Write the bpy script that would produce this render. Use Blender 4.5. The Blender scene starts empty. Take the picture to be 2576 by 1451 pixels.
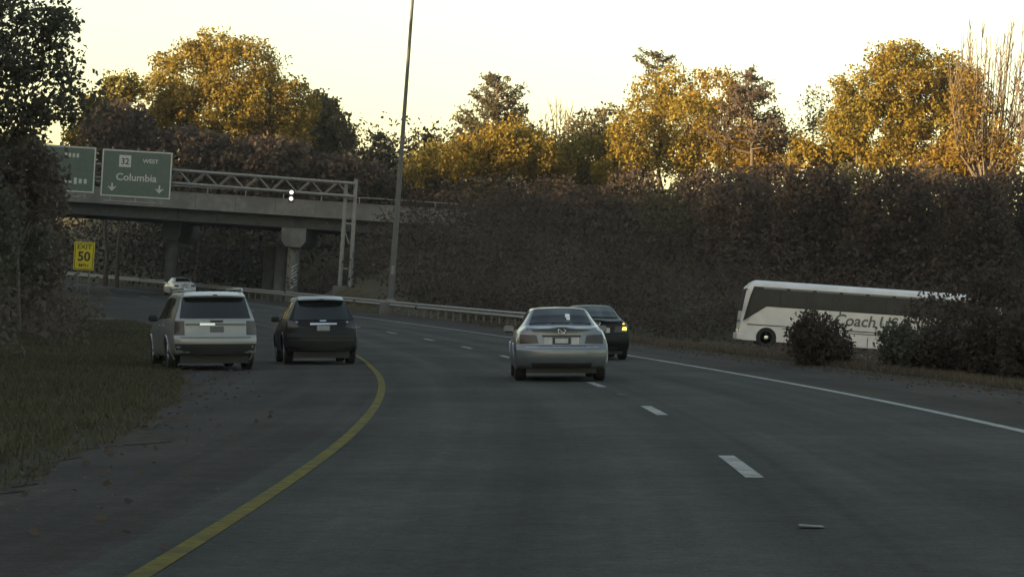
import bpy, math, random
import numpy as np
from mathutils import Vector, Matrix

# ------------------------------------------------------------------ camera, sky, sun, exposure
scene = bpy.context.scene
COL = scene.collection
ROLL = math.radians(3.4)            # the road is banked into the left-hand bend and the car leans with it
CS, SN = math.cos(ROLL), math.sin(ROLL)
FPX, HOR, CXP = 6260.0, 790.0, 1288.0    # focal length and horizon in a 2576 x 1451 picture
CAMH = 1.29
SUN_EL, SUN_ROT = math.radians(7.0), math.radians(240.0)

cam_data = bpy.data.cameras.new('camera')
cam_data.sensor_width = 36.0
cam_data.lens = 36.0 * FPX / 2576.0
cam_data.shift_y = (HOR - 725.5) / 2576.0
cam_data.clip_start, cam_data.clip_end = 0.2, 6000.0
cam = bpy.data.objects.new('camera', cam_data)
COL.objects.link(cam)
cam.matrix_world = Matrix(((CS, -SN, 0, 0), (0, 0, -1, 0), (SN, CS, 0, CAMH), (0, 0, 0, 1)))
scene.camera = cam

world = bpy.data.worlds.new('World')
scene.world = world
world.use_nodes = True
wn = world.node_tree.nodes
sky = wn.new('ShaderNodeTexSky')
sky.sky_type = 'NISHITA'
sky.sun_disc = False
sky.sun_elevation, sky.sun_rotation = SUN_EL, SUN_ROT
sky.air_density, sky.dust_density, sky.ozone_density = 1.0, 1.0, 1.0
world.node_tree.links.new(sky.outputs[0], wn['Background'].inputs[0])
wn['Background'].inputs[1].default_value = 0.12

SUNV = Vector((math.sin(SUN_ROT) * math.cos(SUN_EL), math.cos(SUN_ROT) * math.cos(SUN_EL), math.sin(SUN_EL)))
sun_data = bpy.data.lights.new('sun', 'SUN')
sun_data.energy, sun_data.angle, sun_data.color = 4.1, math.radians(0.5), (1.0, 0.80, 0.50)
sun = bpy.data.objects.new('sun', sun_data)
sun.rotation_euler = (-SUNV).to_track_quat('-Z', 'Y').to_euler()
sun.location = (0, 0, 80)
COL.objects.link(sun)

vs = scene.view_settings
vs.view_transform, vs.look, vs.gamma, vs.exposure = 'Standard', 'None', 1.0, 1.98
vs.use_curve_mapping = False
vs.use_white_balance, vs.white_balance_temperature, vs.white_balance_tint = True, 8000.0, 12.0

RNG = np.random.default_rng(11)
random.seed(11)

# ------------------------------------------------------------------ helpers
def W(px, py, z):
    """picture position at a known distance -> world point"""
    X, Y = (px - CXP) * z / FPX, (HOR - py) * z / FPX
    return Vector((X * CS - Y * SN, z, X * SN + Y * CS + CAMH))

def link(o, parent=None, label=None, cat=None, group=None, kind=None):
    if o.name not in COL.objects: COL.objects.link(o)
    if parent is not None: o.parent = parent
    if label: o['label'] = label
    if cat: o['category'] = cat
    if group: o['group'] = group
    if kind: o['kind'] = kind
    return o

def empty(name, mat=None, **k):
    o = bpy.data.objects.new(name, None)
    o.empty_display_size = 0.3
    if mat is not None: o.matrix_world = mat if isinstance(mat, Matrix) else Matrix.Translation(mat)
    return link(o, **k)

class MB:
    def __init__(s): s.v, s.f = [], []
    def add(s, vs, fs):
        b = len(s.v); s.v += [tuple(p) for p in vs]; s.f += [tuple(i + b for i in f) for f in fs]; return s
    def box(s, c, d, rz=0.0, bev=0.0):
        hx, hy, hz = d[0] / 2, d[1] / 2, d[2] / 2
        cr, sr = math.cos(rz), math.sin(rz)
        if bev <= 0:
            pts = [(x, y, z) for z in (-hz, hz) for x, y in ((-hx, -hy), (hx, -hy), (hx, hy), (-hx, hy))]
            fs = [(3, 2, 1, 0), (4, 5, 6, 7), (0, 1, 5, 4), (1, 2, 6, 5), (2, 3, 7, 6), (3, 0, 4, 7)]
        else:
            pts = []
            for z, b in ((-hz, bev), (-hz + bev, 0), (hz - bev, 0), (hz, bev)):
                pts += [(x, y, z) for x, y in ((-hx + b, -hy + b), (hx - b, -hy + b), (hx - b, hy - b), (-hx + b, hy - b))]
            fs = [(3, 2, 1, 0), (12, 13, 14, 15)]
            for r in range(3):
                for i in range(4):
                    j = (i + 1) % 4
                    fs.append((r * 4 + i, r * 4 + j, r * 4 + 4 + j, r * 4 + 4 + i))
        return s.add([(c[0] + x * cr - y * sr, c[1] + x * sr + y * cr, c[2] + z) for x, y, z in pts], fs)
    def tube(s, path, rad, n=8, cap=True):
        path = [Vector(p) for p in path]
        rad = list(rad) if hasattr(rad, '__len__') else [rad] * len(path)
        pts, fs = [], []
        up = None
        for i, p in enumerate(path):
            t = (path[min(i + 1, len(path) - 1)] - path[max(i - 1, 0)]).normalized()
            if up is None: up = Vector((1, 0, 0)) if abs(t.x) < 0.8 else Vector((0, 0, 1))
            b = (up - t * up.dot(t)).normalized(); a = b.cross(t); up = b
            for k in range(n):
                q = 2 * math.pi * k / n
                pts.append(p + (a * math.cos(q) + b * math.sin(q)) * rad[i])
        for i in range(len(path) - 1):
            for k in range(n):
                k2 = (k + 1) % n
                fs.append((i * n + k, i * n + k2, (i + 1) * n + k2, (i + 1) * n + k))
        if cap:
            fs.append(tuple(range(n - 1, -1, -1))); m = (len(path) - 1) * n
            fs.append(tuple(m + k for k in range(n)))
        return s.add(pts, fs)
    def lathe(s, prof, n=24, axis='X', c=(0, 0, 0)):
        pts, fs = [], []
        for (a, r) in prof:
            for k in range(n):
                q = 2 * math.pi * k / n
                u, v = r * math.cos(q), r * math.sin(q)
                pts.append({'X': (c[0] + a, c[1] + u, c[2] + v), 'Z': (c[0] + u, c[1] + v, c[2] + a), 'Y': (c[0] + u, c[1] + a, c[2] + v)}[axis])
        for i in range(len(prof) - 1):
            for k in range(n):
                k2 = (k + 1) % n
                fs.append((i * n + k, i * n + k2, (i + 1) * n + k2, (i + 1) * n + k))
        fs.append(tuple(range(n))); m = (len(prof) - 1) * n
        fs.append(tuple(m + k for k in range(n - 1, -1, -1)))
        return s.add(pts, fs)
    def build(s, name, mat, parent=None, smooth=False, **k):
        me = bpy.data.meshes.new(name)
        me.from_pydata(s.v, [], s.f); me.update()
        if mat: me.materials.append(mat)
        if smooth:
            me.polygons.foreach_set('use_smooth', [True] * len(me.polygons))
            try: me.set_sharp_from_angle(angle=math.radians(38))
            except Exception: pass
        return link(bpy.data.objects.new(name, me), parent=parent, **k)

def grid_mesh(name, P, mat, uv=None, parent=None, smooth=True, **k):
    """P: (n, m, 3) array of points"""
    n, m = P.shape[:2]
    idx = np.arange(n * m).reshape(n, m)
    q = np.stack([idx[:-1, :-1], idx[:-1, 1:], idx[1:, 1:], idx[1:, :-1]], -1).reshape(-1, 4)
    me = quads(name, P.reshape(-1, 3), q)
    if uv is not None:
        l = me.uv_layers.new(name='UVMap')
        l.data.foreach_set('uv', uv.reshape(-1, 2)[q.reshape(-1)].astype(np.float32).reshape(-1))
    me.materials.append(mat)
    if smooth: me.polygons.foreach_set('use_smooth', np.ones(len(q), bool))
    return link(bpy.data.objects.new(name, me), parent=parent, **k)

def quads(name, V, Q):
    me = bpy.data.meshes.new(name)
    V = np.asarray(V, np.float32); Q = np.asarray(Q, np.int32)
    me.vertices.add(len(V)); me.vertices.foreach_set('co', V.reshape(-1))
    me.loops.add(Q.size); me.loops.foreach_set('vertex_index', Q.reshape(-1))
    me.polygons.add(len(Q)); me.polygons.foreach_set('loop_start', np.arange(0, Q.size, Q.shape[1], dtype=np.int32))
    me.update(calc_edges=True)
    return me

# ------------------------------------------------------------------ materials
MATS = {}
def mat(name, col=(.5, .5, .5), rough=.6, metal=0.0, noise=0.0, nscale=6.0, bump=0.0, coat=0.0, emit=None, estr=0.0, spec=0.5, dirt=None, dscale=.7):
    if name in MATS: return MATS[name]
    m = bpy.data.materials.new(name); m.use_nodes = True
    nt = m.node_tree; b = nt.nodes['Principled BSDF']
    b.inputs['Base Color'].default_value = (*col, 1); b.inputs['Roughness'].default_value = rough
    b.inputs['Metallic'].default_value = metal; b.inputs['Specular IOR Level'].default_value = spec
    b.inputs['Coat Weight'].default_value = coat; b.inputs['Coat Roughness'].default_value = .06
    if emit:
        b.inputs['Emission Color'].default_value = (*emit, 1); b.inputs['Emission Strength'].default_value = estr
    tc = nt.nodes.new('ShaderNodeTexCoord')
    if noise > 0:
        n = nt.nodes.new('ShaderNodeTexNoise'); n.inputs['Scale'].default_value = nscale; n.inputs['Detail'].default_value = 6
        nt.links.new(tc.outputs['Object'], n.inputs['Vector'])
        r = nt.nodes.new('ShaderNodeMapRange'); r.inputs['From Min'].default_value = .3; r.inputs['From Max'].default_value = .7
        r.inputs['To Min'].default_value = 1 - noise; r.inputs['To Max'].default_value = 1 + noise
        nt.links.new(n.outputs['Fac'], r.inputs['Value'])
        mx = nt.nodes.new('ShaderNodeMix'); mx.data_type = 'RGBA'; mx.blend_type = 'MULTIPLY'; mx.inputs['Factor'].default_value = 1
        mx.inputs['A'].default_value = (*col, 1)
        nt.links.new(r.outputs['Result'], mx.inputs['B'])
        out = mx.outputs['Result']
        if dirt:
            n2 = nt.nodes.new('ShaderNodeTexNoise'); n2.inputs['Scale'].default_value = dscale; n2.inputs['Detail'].default_value = 5
            nt.links.new(tc.outputs['Object'], n2.inputs['Vector'])
            r2 = nt.nodes.new('ShaderNodeMapRange'); r2.inputs['From Min'].default_value = .45; r2.inputs['From Max'].default_value = .68
            nt.links.new(n2.outputs['Fac'], r2.inputs['Value'])
            m2 = nt.nodes.new('ShaderNodeMix'); m2.data_type = 'RGBA'
            nt.links.new(r2.outputs['Result'], m2.inputs['Factor']); nt.links.new(out, m2.inputs['A']); m2.inputs['B'].default_value = (*dirt, 1)
            out = m2.outputs['Result']
        nt.links.new(out, b.inputs['Base Color'])
        if bump > 0:
            bp = nt.nodes.new('ShaderNodeBump'); bp.inputs['Strength'].default_value = bump; bp.inputs['Distance'].default_value = .02
            nt.links.new(n.outputs['Fac'], bp.inputs['Height']); nt.links.new(bp.outputs['Normal'], b.inputs['Normal'])
    MATS[name] = m
    return m

def leaf_mat(name, cols, trans=.35):
    m = bpy.data.materials.new(name); m.use_nodes = True
    nt = m.node_tree; b = nt.nodes['Principled BSDF']; out = nt.nodes['Material Output']
    g = nt.nodes.new('ShaderNodeNewGeometry'); r = nt.nodes.new('ShaderNodeValToRGB')
    tc = nt.nodes.new('ShaderNodeTexCoord'); n = nt.nodes.new('ShaderNodeTexNoise'); n.inputs['Scale'].default_value = .33; n.inputs['Detail'].default_value = 2
    nt.links.new(tc.outputs['Object'], n.inputs['Vector'])
    ma = nt.nodes.new('ShaderNodeMath'); ma.operation = 'MULTIPLY_ADD'; ma.inputs[1].default_value = .55
    nt.links.new(g.outputs['Random Per Island'], ma.inputs[0])
    mb = nt.nodes.new('ShaderNodeMath'); mb.operation = 'MULTIPLY_ADD'; mb.inputs[1].default_value = 1.5; mb.inputs[2].default_value = -.52
    nt.links.new(n.outputs['Fac'], mb.inputs[0]); nt.links.new(mb.outputs[0], ma.inputs[2])
    nt.links.new(ma.outputs[0], r.inputs['Fac'])
    e = r.color_ramp.elements
    while len(e) < len(cols): e.new(.5)
    for i, c in enumerate(cols):
        e[i].position = .08 + .84 * i / (len(cols) - 1); e[i].color = (*c, 1)
    b.inputs['Roughness'].default_value = .7; b.inputs['Specular IOR Level'].default_value = .2
    t = nt.nodes.new('ShaderNodeBsdfTranslucent'); mx = nt.nodes.new('ShaderNodeMixShader'); mx.inputs[0].default_value = trans
    nt.links.new(r.outputs[0], b.inputs['Base Color']); nt.links.new(r.outputs[0], t.inputs[0])
    nt.links.new(b.outputs[0], mx.inputs[1]); nt.links.new(t.outputs[0], mx.inputs[2]); nt.links.new(mx.outputs[0], out.inputs[0])
    return m

L_GOLD = leaf_mat('gold_leaves', [(.08, .062, .028), (.17, .12, .026), (.26, .17, .026), (.22, .175, .036), (.13, .118, .032)])
L_ORANGE = leaf_mat('orange_leaves', [(.10, .068, .028), (.20, .125, .027), (.26, .16, .026), (.20, .15, .032)])
L_OLIVE = leaf_mat('olive_leaves', [(.06, .056, .025), (.13, .115, .03), (.22, .165, .03), (.12, .11, .03)])
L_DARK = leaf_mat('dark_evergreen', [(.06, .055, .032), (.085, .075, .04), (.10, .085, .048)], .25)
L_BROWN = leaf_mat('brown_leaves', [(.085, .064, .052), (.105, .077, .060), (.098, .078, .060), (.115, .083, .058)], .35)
L_GREY = leaf_mat('grey_green_leaves', [(.065, .063, .048), (.085, .083, .060), (.105, .10, .07)], .35)
L_DEEP = leaf_mat('underpass_shade_leaves', [(.022, .021, .016), (.032, .029, .021), (.042, .036, .027)], .15)  # leaves coloured darker to imitate the deep shade under the overpass
L_BANK = leaf_mat('shaded_brown_leaves', [(.050, .036, .030), (.064, .046, .037), (.058, .046, .036), (.070, .050, .037)], .35)  # darkened copy of the brown leaves, shade put into the colour
BARK = mat('bark', (.085, .065, .05), .9, noise=.35, nscale=9, bump=.4)
TWIG = mat('pale_twigs', (.125, .095, .068), .9, noise=.3, nscale=4)

# ------------------------------------------------------------------ the road's shape
R0, X0, Y0 = 455.0, 2.03, 26.0
EB = math.tan(ROLL)
XC = X0 - R0
def lift(s): return 1.24e-4 * np.maximum(np.asarray(s, float) - 43.0, 0) ** 2 * np.where(np.asarray(s) > 260, 1, 1)
def road_xy(s, d):
    ph = (np.asarray(s, float) - Y0) / R0
    r = R0 + np.asarray(d, float)
    return XC + r * np.cos(ph), Y0 + r * np.sin(ph)
def road_z(s, d):
    s = np.asarray(s, float)
    sc_ = np.minimum(s, 300)
    xd, yd = road_xy(sc_, 0)
    return EB * (xd + np.asarray(d, float) * np.cos((sc_ - Y0) / R0)) + lift(np.asarray(yd)) + 0.03 * np.maximum(s - 300, 0)
def road_sd(x, y):
    r = np.hypot(x - XC, y - Y0)
    return Y0 + R0 * np.arctan2(y - Y0, x - XC), r - R0
def rp(s, d, dz=0.0):
    x, y = road_xy(s, d)
    return Vector((float(x), float(y), float(road_z(s, d)) + dz))
def left_edge(s):
    s = np.asarray(s, float)
    return -5.9 - 4.2 * sst(8, 84, s) + 1.6 * sst(110, 300, s) + .10 * np.sin(s * .9) * np.sin(s * .23)

def sst(a, b, x):
    t = np.clip((np.asarray(x, float) - a) / (b - a), 0, 1)
    return t * t * (3 - 2 * t)

def vnoise(x, y, sc, seed=0):
    x, y = np.asarray(x) / sc, np.asarray(y) / sc
    return (np.sin(x * 1.7 + seed) * np.cos(y * 1.3 + seed * 2.1) + .5 * np.sin(x * 3.1 + y * 2.3 + seed * .7) + .25 * np.cos(x * 6.3 - y * 5.2 + seed)) / 1.75

def ground_z(x, y):
    x, y = np.asarray(x, float), np.asarray(y, float)
    s, d = road_sd(x, y)
    le = left_edge(s)
    zl, zr_, zd = road_z(s, le), road_z(s, 7.0), road_z(s, d)
    # left median and the wooded rise beyond it
    dl = np.maximum(le - d, 0)
    left = zl - .10 * sst(0, 3, dl) + .05 * vnoise(x, y, 2.5, 3) * sst(0, 1.5, dl) + .5 * sst(3, 14, dl)
    crest = 18.0 + 4.5 * sst(150, 90, y) + 1.2 * vnoise(x, y, 17, 1)  # hill out of view, height shaped so its shadow covers the road
    left = left + crest * sst(16, 42, dl) * sst(268, 215, y) * sst(-260, -120, y)
    # right verge, level land where the ramp runs, bank that carries the cross road
    dr = np.maximum(d - 7.0, 0)
    flat = 0.28 + 0.004 * (x - 12)
    base_r = zr_ - .04 * dr
    w = sst(2, 14, dr) * sst(90, 118, y) * sst(190, 150, y)
    w = np.maximum(w, sst(6, 22, dr) * sst(60, 118, y) * sst(200, 150, y))
    right = base_r * (1 - w) + flat * w + .07 * vnoise(x, y, 2.2, 5) * sst(0.6, 2.5, dr) * (1 - w)
    bank = sst(142, 190, y - .12 * np.maximum(x - 20, 0))
    bx = sst(-16, -5, x)
    right = right + (8.0 - np.minimum(right, 7)) * bank * np.where(y > 205, np.maximum(bx, sst(2, 22, dr)), bx)
    right = right + .35 * vnoise(x, y, 5.5, 2) * bank * bx
    right = right + 3.0 * sst(42, 80, x) * sst(100, 160, y)
    right = right + 4.5 * sst(212, 240, y) * sst(8, 20, dr)
    z = np.where(d < le, left, np.where(d > 7.0, right, zd - .035))
    far = sst(260, 500, np.hypot(x, y))
    return z * (1 - far) + far * np.maximum(6, z * .2)
def gz(x, y): return float(ground_z(np.array([x]), np.array([y]))[0])

# ground sheet
def axis(a, b, fine_a, fine_b, fs, grow=1.16):
    out = list(np.arange(fine_a, fine_b + fs, fs)); st = fs; q = out[-1]
    while q < b: st *= grow; q += st; out.append(q)
    st = fs; q = out[0]; pre = []
    while q > a: st *= grow; q -= st; pre.append(q)
    return np.array(pre[::-1] + out)
gx, gy = axis(-1500, 1500, -70, 60, .9), axis(-800, 3000, 5, 215, 1.0)
GX, GY = np.meshgrid(gx, gy)

def ground_material():
    m = bpy.data.materials.new('verge_grass_and_leaf_litter'); m.use_nodes = True
    nt = m.node_tree; b = nt.nodes['Principled BSDF']; tc = nt.nodes.new('ShaderNodeTexCoord')
    def nz(sc, det=6):
        n = nt.nodes.new('ShaderNodeTexNoise'); n.inputs['Scale'].default_value = sc; n.inputs['Detail'].default_value = det
        nt.links.new(tc.outputs['Object'], n.inputs['Vector']); return n
    a, c = nz(.35), nz(7, 8)
    r = nt.nodes.new('ShaderNodeValToRGB'); e = r.color_ramp.elements; e.new(.5)
    for i, (p, k) in enumerate(((.34, (.055, .052, .028)), (.5, (.068, .060, .034)), (.66, (.075, .058, .042)))): e[i].position = p; e[i].color = (*k, 1)
    nt.links.new(a.outputs[0], r.inputs[0])
    mr = nt.nodes.new('ShaderNodeMapRange'); mr.inputs[1].default_value = .3; mr.inputs[2].default_value = .7; mr.inputs[3].default_value = .55; mr.inputs[4].default_value = 1.4
    nt.links.new(c.outputs[0], mr.inputs[0])
    mx = nt.nodes.new('ShaderNodeMix'); mx.data_type = 'RGBA'; mx.blend_type = 'MULTIPLY'; mx.inputs[0].default_value = 1
    nt.links.new(r.outputs[0], mx.inputs['A']); nt.links.new(mr.outputs[0], mx.inputs['B']); nt.links.new(mx.outputs['Result'], b.inputs['Base Color'])
    b.inputs['Roughness'].default_value = .95; b.inputs['Specular IOR Level'].default_value = .1
    bp = nt.nodes.new('ShaderNodeBump'); bp.inputs['Strength'].default_value = .6; bp.inputs['Distance'].default_value = .06
    nt.links.new(c.outputs[0], bp.inputs['Height']); nt.links.new(bp.outputs[0], b.inputs['Normal'])
    return m
grid_mesh('ground', np.stack([GX, GY, ground_z(GX, GY)], -1), ground_material(), kind='structure', label='dark grassy ground and wooded banks beside the highway', cat='ground')

def asphalt(name, c0, c1, lanes=True, warm=(1, 1, 1)):
    m = bpy.data.materials.new(name); m.use_nodes = True
    nt = m.node_tree; b = nt.nodes['Principled BSDF']
    uv = nt.nodes.new('ShaderNodeUVMap'); sx = nt.nodes.new('ShaderNodeSeparateXYZ'); nt.links.new(uv.outputs[0], sx.inputs[0])
    tc = nt.nodes.new('ShaderNodeTexCoord')
    def nz(sc, det, vec=None, rough=.6):
        n = nt.nodes.new('ShaderNodeTexNoise'); n.inputs['Scale'].default_value = sc; n.inputs['Detail'].default_value = det; n.inputs['Roughness'].default_value = rough
        nt.links.new(vec or tc.outputs['Object'], n.inputs['Vector']); return n
    mp = nt.nodes.new('ShaderNodeMapping'); mp.inputs['Scale'].default_value = (1.6, .035, 1); nt.links.new(uv.outputs[0], mp.inputs[0])
    streak, fine, blot = nz(1.0, 5, mp.outputs[0]), nz(55, 4), nz(.22, 4)
    def rng(src, lo, hi, a=.3, c=.7):
        r = nt.nodes.new('ShaderNodeMapRange'); r.inputs[1].default_value = a; r.inputs[2].default_value = c; r.inputs[3].default_value = lo; r.inputs[4].default_value = hi
        nt.links.new(src, r.inputs[0]); return r.outputs[0]
    def math_(op, a, b_=None, v=None):
        n = nt.nodes.new('ShaderNodeMath'); n.operation = op; nt.links.new(a, n.inputs[0])
        if b_ is not None: nt.links.new(b_, n.inputs[1])
        elif v is not None: n.inputs[1].default_value = v
        return n.outputs[0]
    k = math_('MULTIPLY', rng(streak.outputs[0], .78, 1.22), rng(fine.outputs[0], .72, 1.28))
    k = math_('MULTIPLY', k, rng(blot.outputs[0], .86, 1.14))
    k = math_('MULTIPLY', k, rng(nz(2.6, 5).outputs[0], .88, 1.12)); k = math_('MULTIPLY', k, rng(nz(11, 3).outputs[0], .86, 1.14))
    if lanes:      # two slightly polished wheel paths per lane and a dark tar seam beside the lane line
        w = math_('PINGPONG', math_('ADD', sx.outputs[0], None, 100 * 1.83), None, .915)
        k = math_('MULTIPLY', k, rng(w, .90, 1.10, .15, .75))
        seam = math_('ABSOLUTE', math_('ADD', sx.outputs[0], None, -.32))
        k = math_('MULTIPLY', k, rng(seam, .86, 1, .03, .07))
    mx = nt.nodes.new('ShaderNodeMix'); mx.data_type = 'RGBA'; mx.inputs['A'].default_value = (*c0, 1); mx.inputs['B'].default_value = (*c1, 1)
    nt.links.new(rng(blot.outputs[0], 0, 1), mx.inputs[0])
    m2 = nt.nodes.new('ShaderNodeMix'); m2.data_type = 'RGBA'; m2.blend_type = 'MULTIPLY'; m2.inputs[0].default_value = 1
    nt.links.new(mx.outputs['Result'], m2.inputs['A']); nt.links.new(k, m2.inputs['B']); nt.links.new(m2.outputs['Result'], b.inputs['Base Color'])
    b.inputs['Roughness'].default_value = .95; b.inputs['Specular IOR Level'].default_value = .04
    bp = nt.nodes.new('ShaderNodeBump'); bp.inputs['Strength'].default_value = .35; bp.inputs['Distance'].default_value = .008
    nt.links.new(fine.outputs[0], bp.inputs['Height']); nt.links.new(bp.outputs[0], b.inputs['Normal'])
    return m
A_ROAD = asphalt('asphalt', (.051, .052, .048), (.058, .0575, .053))
A_SHOULDER = asphalt('worn_shoulder_asphalt', (.046, .0405, .0365), (.054, .047, .042), False)

def strip(name, s_arr, d0, d1, dz, m, nd=2, parent=None, thick=0.0, **k):
    s_arr = np.asarray(s_arr, float)
    d0 = np.broadcast_to(d0, s_arr.shape); d1 = np.broadcast_to(d1, s_arr.shape)
    t = np.linspace(0, 1, nd)
    D = d0[:, None] + (d1 - d0)[:, None] * t[None]
    S = np.repeat(s_arr[:, None], nd, 1)
    x, y = road_xy(S, D)
    P = np.stack([x, y, road_z(S, D) + dz], -1)
    return grid_mesh(name, P, m, uv=np.stack([D, S], -1), parent=parent, smooth=True, **k)
SS = np.arange(-60, 421, 2.0)
road = strip('road', SS, -3.95, 3.95, 0.0, A_ROAD, 12, kind='structure', label='two dark asphalt lanes bending to the left', cat='road')
strip('left_shoulder', SS, left_edge(SS), -3.95, -.002, A_SHOULDER, 6, kind='structure', label='wide paved shoulder left of the yellow line', cat='shoulder')
strip('right_shoulder', SS, 3.95, 6.75, -.002, A_SHOULDER, 5, kind='structure', label='brownish paved shoulder right of the white edge line', cat='shoulder')
P_WHITE = mat('worn_white_paint', (.24, .24, .23), .6, noise=.35, nscale=14, dirt=(.12, .12, .115), dscale=3, spec=.15)
P_YELLOW = mat('worn_yellow_paint', (.125, .10, .02), .9, noise=.3, nscale=10, dirt=(.075, .065, .028), dscale=2.4, spec=.1)
strip('edge_line', SS, 3.66 - .07, 3.66 + .07, .004, P_WHITE, 2, parent=road)
YD = np.interp(SS, [12, 25, 45, 60, 80], [-3.57, -3.66, -3.90, -4.08, -4.15])
strip('yellow_line', SS, YD - .065, YD + .06, .004, P_YELLOW, 2, parent=road)
s0 = 19.6
for k in range(-2, 26):
    a = s0 + 12.19 * k
    strip('lane_dash', np.linspace(a, a + 3.05, 4), -.073, .073, .004, P_WHITE, 2, parent=road)
for k in range(0, 14, 2):
    q = rp(s0 + 12.19 * k - 4.6, -.02)
    MB().box((q.x, q.y, q.z + .012), (.15, .09, .010), 0, .004).build('pavement_reflector', mat('dull_reflector', (.13, .13, .125), .7), road)

SOIL = mat('gritty_soil', (.056, .047, .037), .95, noise=.4, nscale=5, bump=.6, dirt=(.045, .040, .031), dscale=1.3, spec=.03)
SE = np.arange(2, 200, .4); ne = np.random.default_rng(5).normal(size=len(SE))
ne = np.convolve(ne, np.ones(4) / 4, 'same')
strip('soil_edge', SE, left_edge(SE) - .6, left_edge(SE) + .55 + .38 * ne, .004, SOIL, 4, kind='structure', label='strip of gritty soil along the grass edge', cat='soil')
strip('soil_verge', SE, 6.45 + .22 * ne[::-1], 7.5, .004, SOIL, 4, kind='structure', label='strip of gritty soil along the right shoulder', cat='soil')

# ramp on which the coach drives
BUSZ = 132.0
ramp_p = []
for xx in np.linspace(5.5, 62, 40):
    yc = BUSZ + 1.2 + .0006 * (xx - 18) ** 2
    zz = max(float(ground_z(np.array([xx]), np.array([yy]))[0]) for yy in (yc - 3, yc, yc + 3))
    ramp_p.append([(xx, yc + o, zz + .035) for o in np.linspace(-3.4, 3.4, 5)])
ramp_p = np.array(ramp_p)
ruv = np.stack([ramp_p[..., 1] - BUSZ, ramp_p[..., 0]], -1)
grid_mesh('ramp_road', ramp_p, A_SHOULDER, uv=ruv, kind='structure', label='narrow asphalt ramp under the white coach', cat='ramp')

# ------------------------------------------------------------------ foliage and trees
def leaf_quads(C, size, rng, flat=0.0, asp=.62):
    n = len(C)
    a = rng.normal(size=(n, 3)); a[:, 2] *= (1 - flat); a /= np.linalg.norm(a, axis=1)[:, None]
    b = rng.normal(size=(n, 3)); b -= a * (a * b).sum(1)[:, None]; b /= np.linalg.norm(b, axis=1)[:, None]
    c = np.cross(a, b)
    s = (size * rng.uniform(.6, 1.35, n))[:, None]
    V = np.stack([C - a * s * .5, C + b * s * .5 * asp + c * s * .08, C + a * s * .5, C - b * s * .5 * asp + c * s * .08], 1).reshape(-1, 3)
    return V, np.arange(4 * n).reshape(n, 4)

def foliage(name, C, size, m, parent, rng, flat=0.0, asp=.62, origin=(0, 0, 0), **k):
    V, Q = leaf_quads(np.asarray(C) - np.asarray(origin), size, rng, flat, asp)
    me = quads(name, V, Q); me.materials.append(m)
    o = bpy.data.objects.new(name, me)
    if parent is None: o.location = origin
    return link(o, parent=parent, **k)

def blob_points(c, r, n, per, cr, rng, hollow=.45):
    """clump centres spread through an ellipsoid, then leaves round each centre"""
    u = rng.normal(size=(n, 3)); u /= np.linalg.norm(u, axis=1)[:, None]
    rad = hollow + (1 - hollow) * rng.uniform(0, 1, n) ** .6
    cen = np.asarray(c) + u * rad[:, None] * np.asarray(r)
    off = np.clip(rng.normal(size=(n, per, 3)), -1.5, 1.5) * .55
    sz = cr * rng.uniform(.6, 1.3, (n, 1, 1))
    return cen, (cen[:, None, :] + off * sz).reshape(-1, 3)

def limb(mb, p0, p1, r0, r1, rng, bend=.12, n=5, sides=6):
    p0, p1 = Vector(p0), Vector(p1); L = (p1 - p0).length
    side = Vector(rng.normal(size=3) * bend * L)
    pts = []
    for i in range(n):
        t = i / (n - 1)
        pts.append(p0.lerp(p1, t) + side * (t * (1 - t)) + Vector((0, 0, -.10 * L * math.sin(math.pi * t))))
    mb.tube(pts, [r0 + (r1 - r0) * (i / (n - 1)) for i in range(n)], sides, True)
    return pts

def tree(name, label, z, tpx, blobs, m, leaf=.27, per=52, cr=.75, seed=1, dens=1.0, group=None, cat='tree', bark=BARK, depth=None, asp=.62, limbs=16, tr=None):
    """crown blobs are (px, py, rx, ry) of the picture, at distance z; trunk stands under tpx"""
    rng = np.random.default_rng(seed)
    k = z / FPX
    top = min(b[1] - b[3] for b in blobs)
    x = W(tpx, 600, z).x
    base = Vector((x, z, gz(x, z) - .15))
    t = empty(name, base, label=label, cat=cat, group=group)
    topz = W(tpx, top, z).z
    H = topz - base.z
    allc, allp = [], []
    for (px, py, rx, ry) in blobs:
        c = W(px, py, z + rng.uniform(-.5, .5)); rxx, rzz = rx * k, ry * k
        ryy = depth if depth else .5 * (rxx + rzz) + .4
        area = rxx * rzz * ryy
        n = int(max(8, dens * 3.2 * (rxx * rzz + rxx * ryy + rzz * ryy)))
        ce, pt = blob_points(c, (rxx, ryy, rzz), n, per, cr, rng)
        allc.append(ce); allp.append(pt)
    cen = np.concatenate(allc); pts = np.concatenate(allp)
    mb = MB()
    tr = tr or max(.10, H * .011)
    spine = [Vector((0, 0, 0))]
    for i in range(1, 7):
        spine.append(Vector((rng.normal() * .05 * H * i / 6 * .6, rng.normal() * .03 * H * i / 6, H * .82 * i / 6)))
    mb.tube(spine, [tr * (1.35 if i == 0 else 1 - .13 * i) for i in range(7)], 8)
    pick = rng.choice(len(cen), min(limbs, len(cen)), replace=False)
    for i in pick:
        q = Vector(cen[i]) - base
        h = min(max(q.z - .3 * math.hypot(q.x, q.y) - .8, .15 * H), H * .75)
        f = h / (H * .82) * 6; i0 = min(int(f), 5)
        p0 = spine[i0].lerp(spine[i0 + 1], f - i0)
        r = tr * (1 - .13 * f) * .5
        limb(mb, p0, q, r, .025, rng)
    mb.build('trunk', bark, t, True)
    foliage('crown', pts, leaf, m, t, rng, origin=base, asp=asp)
    return t

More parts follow.
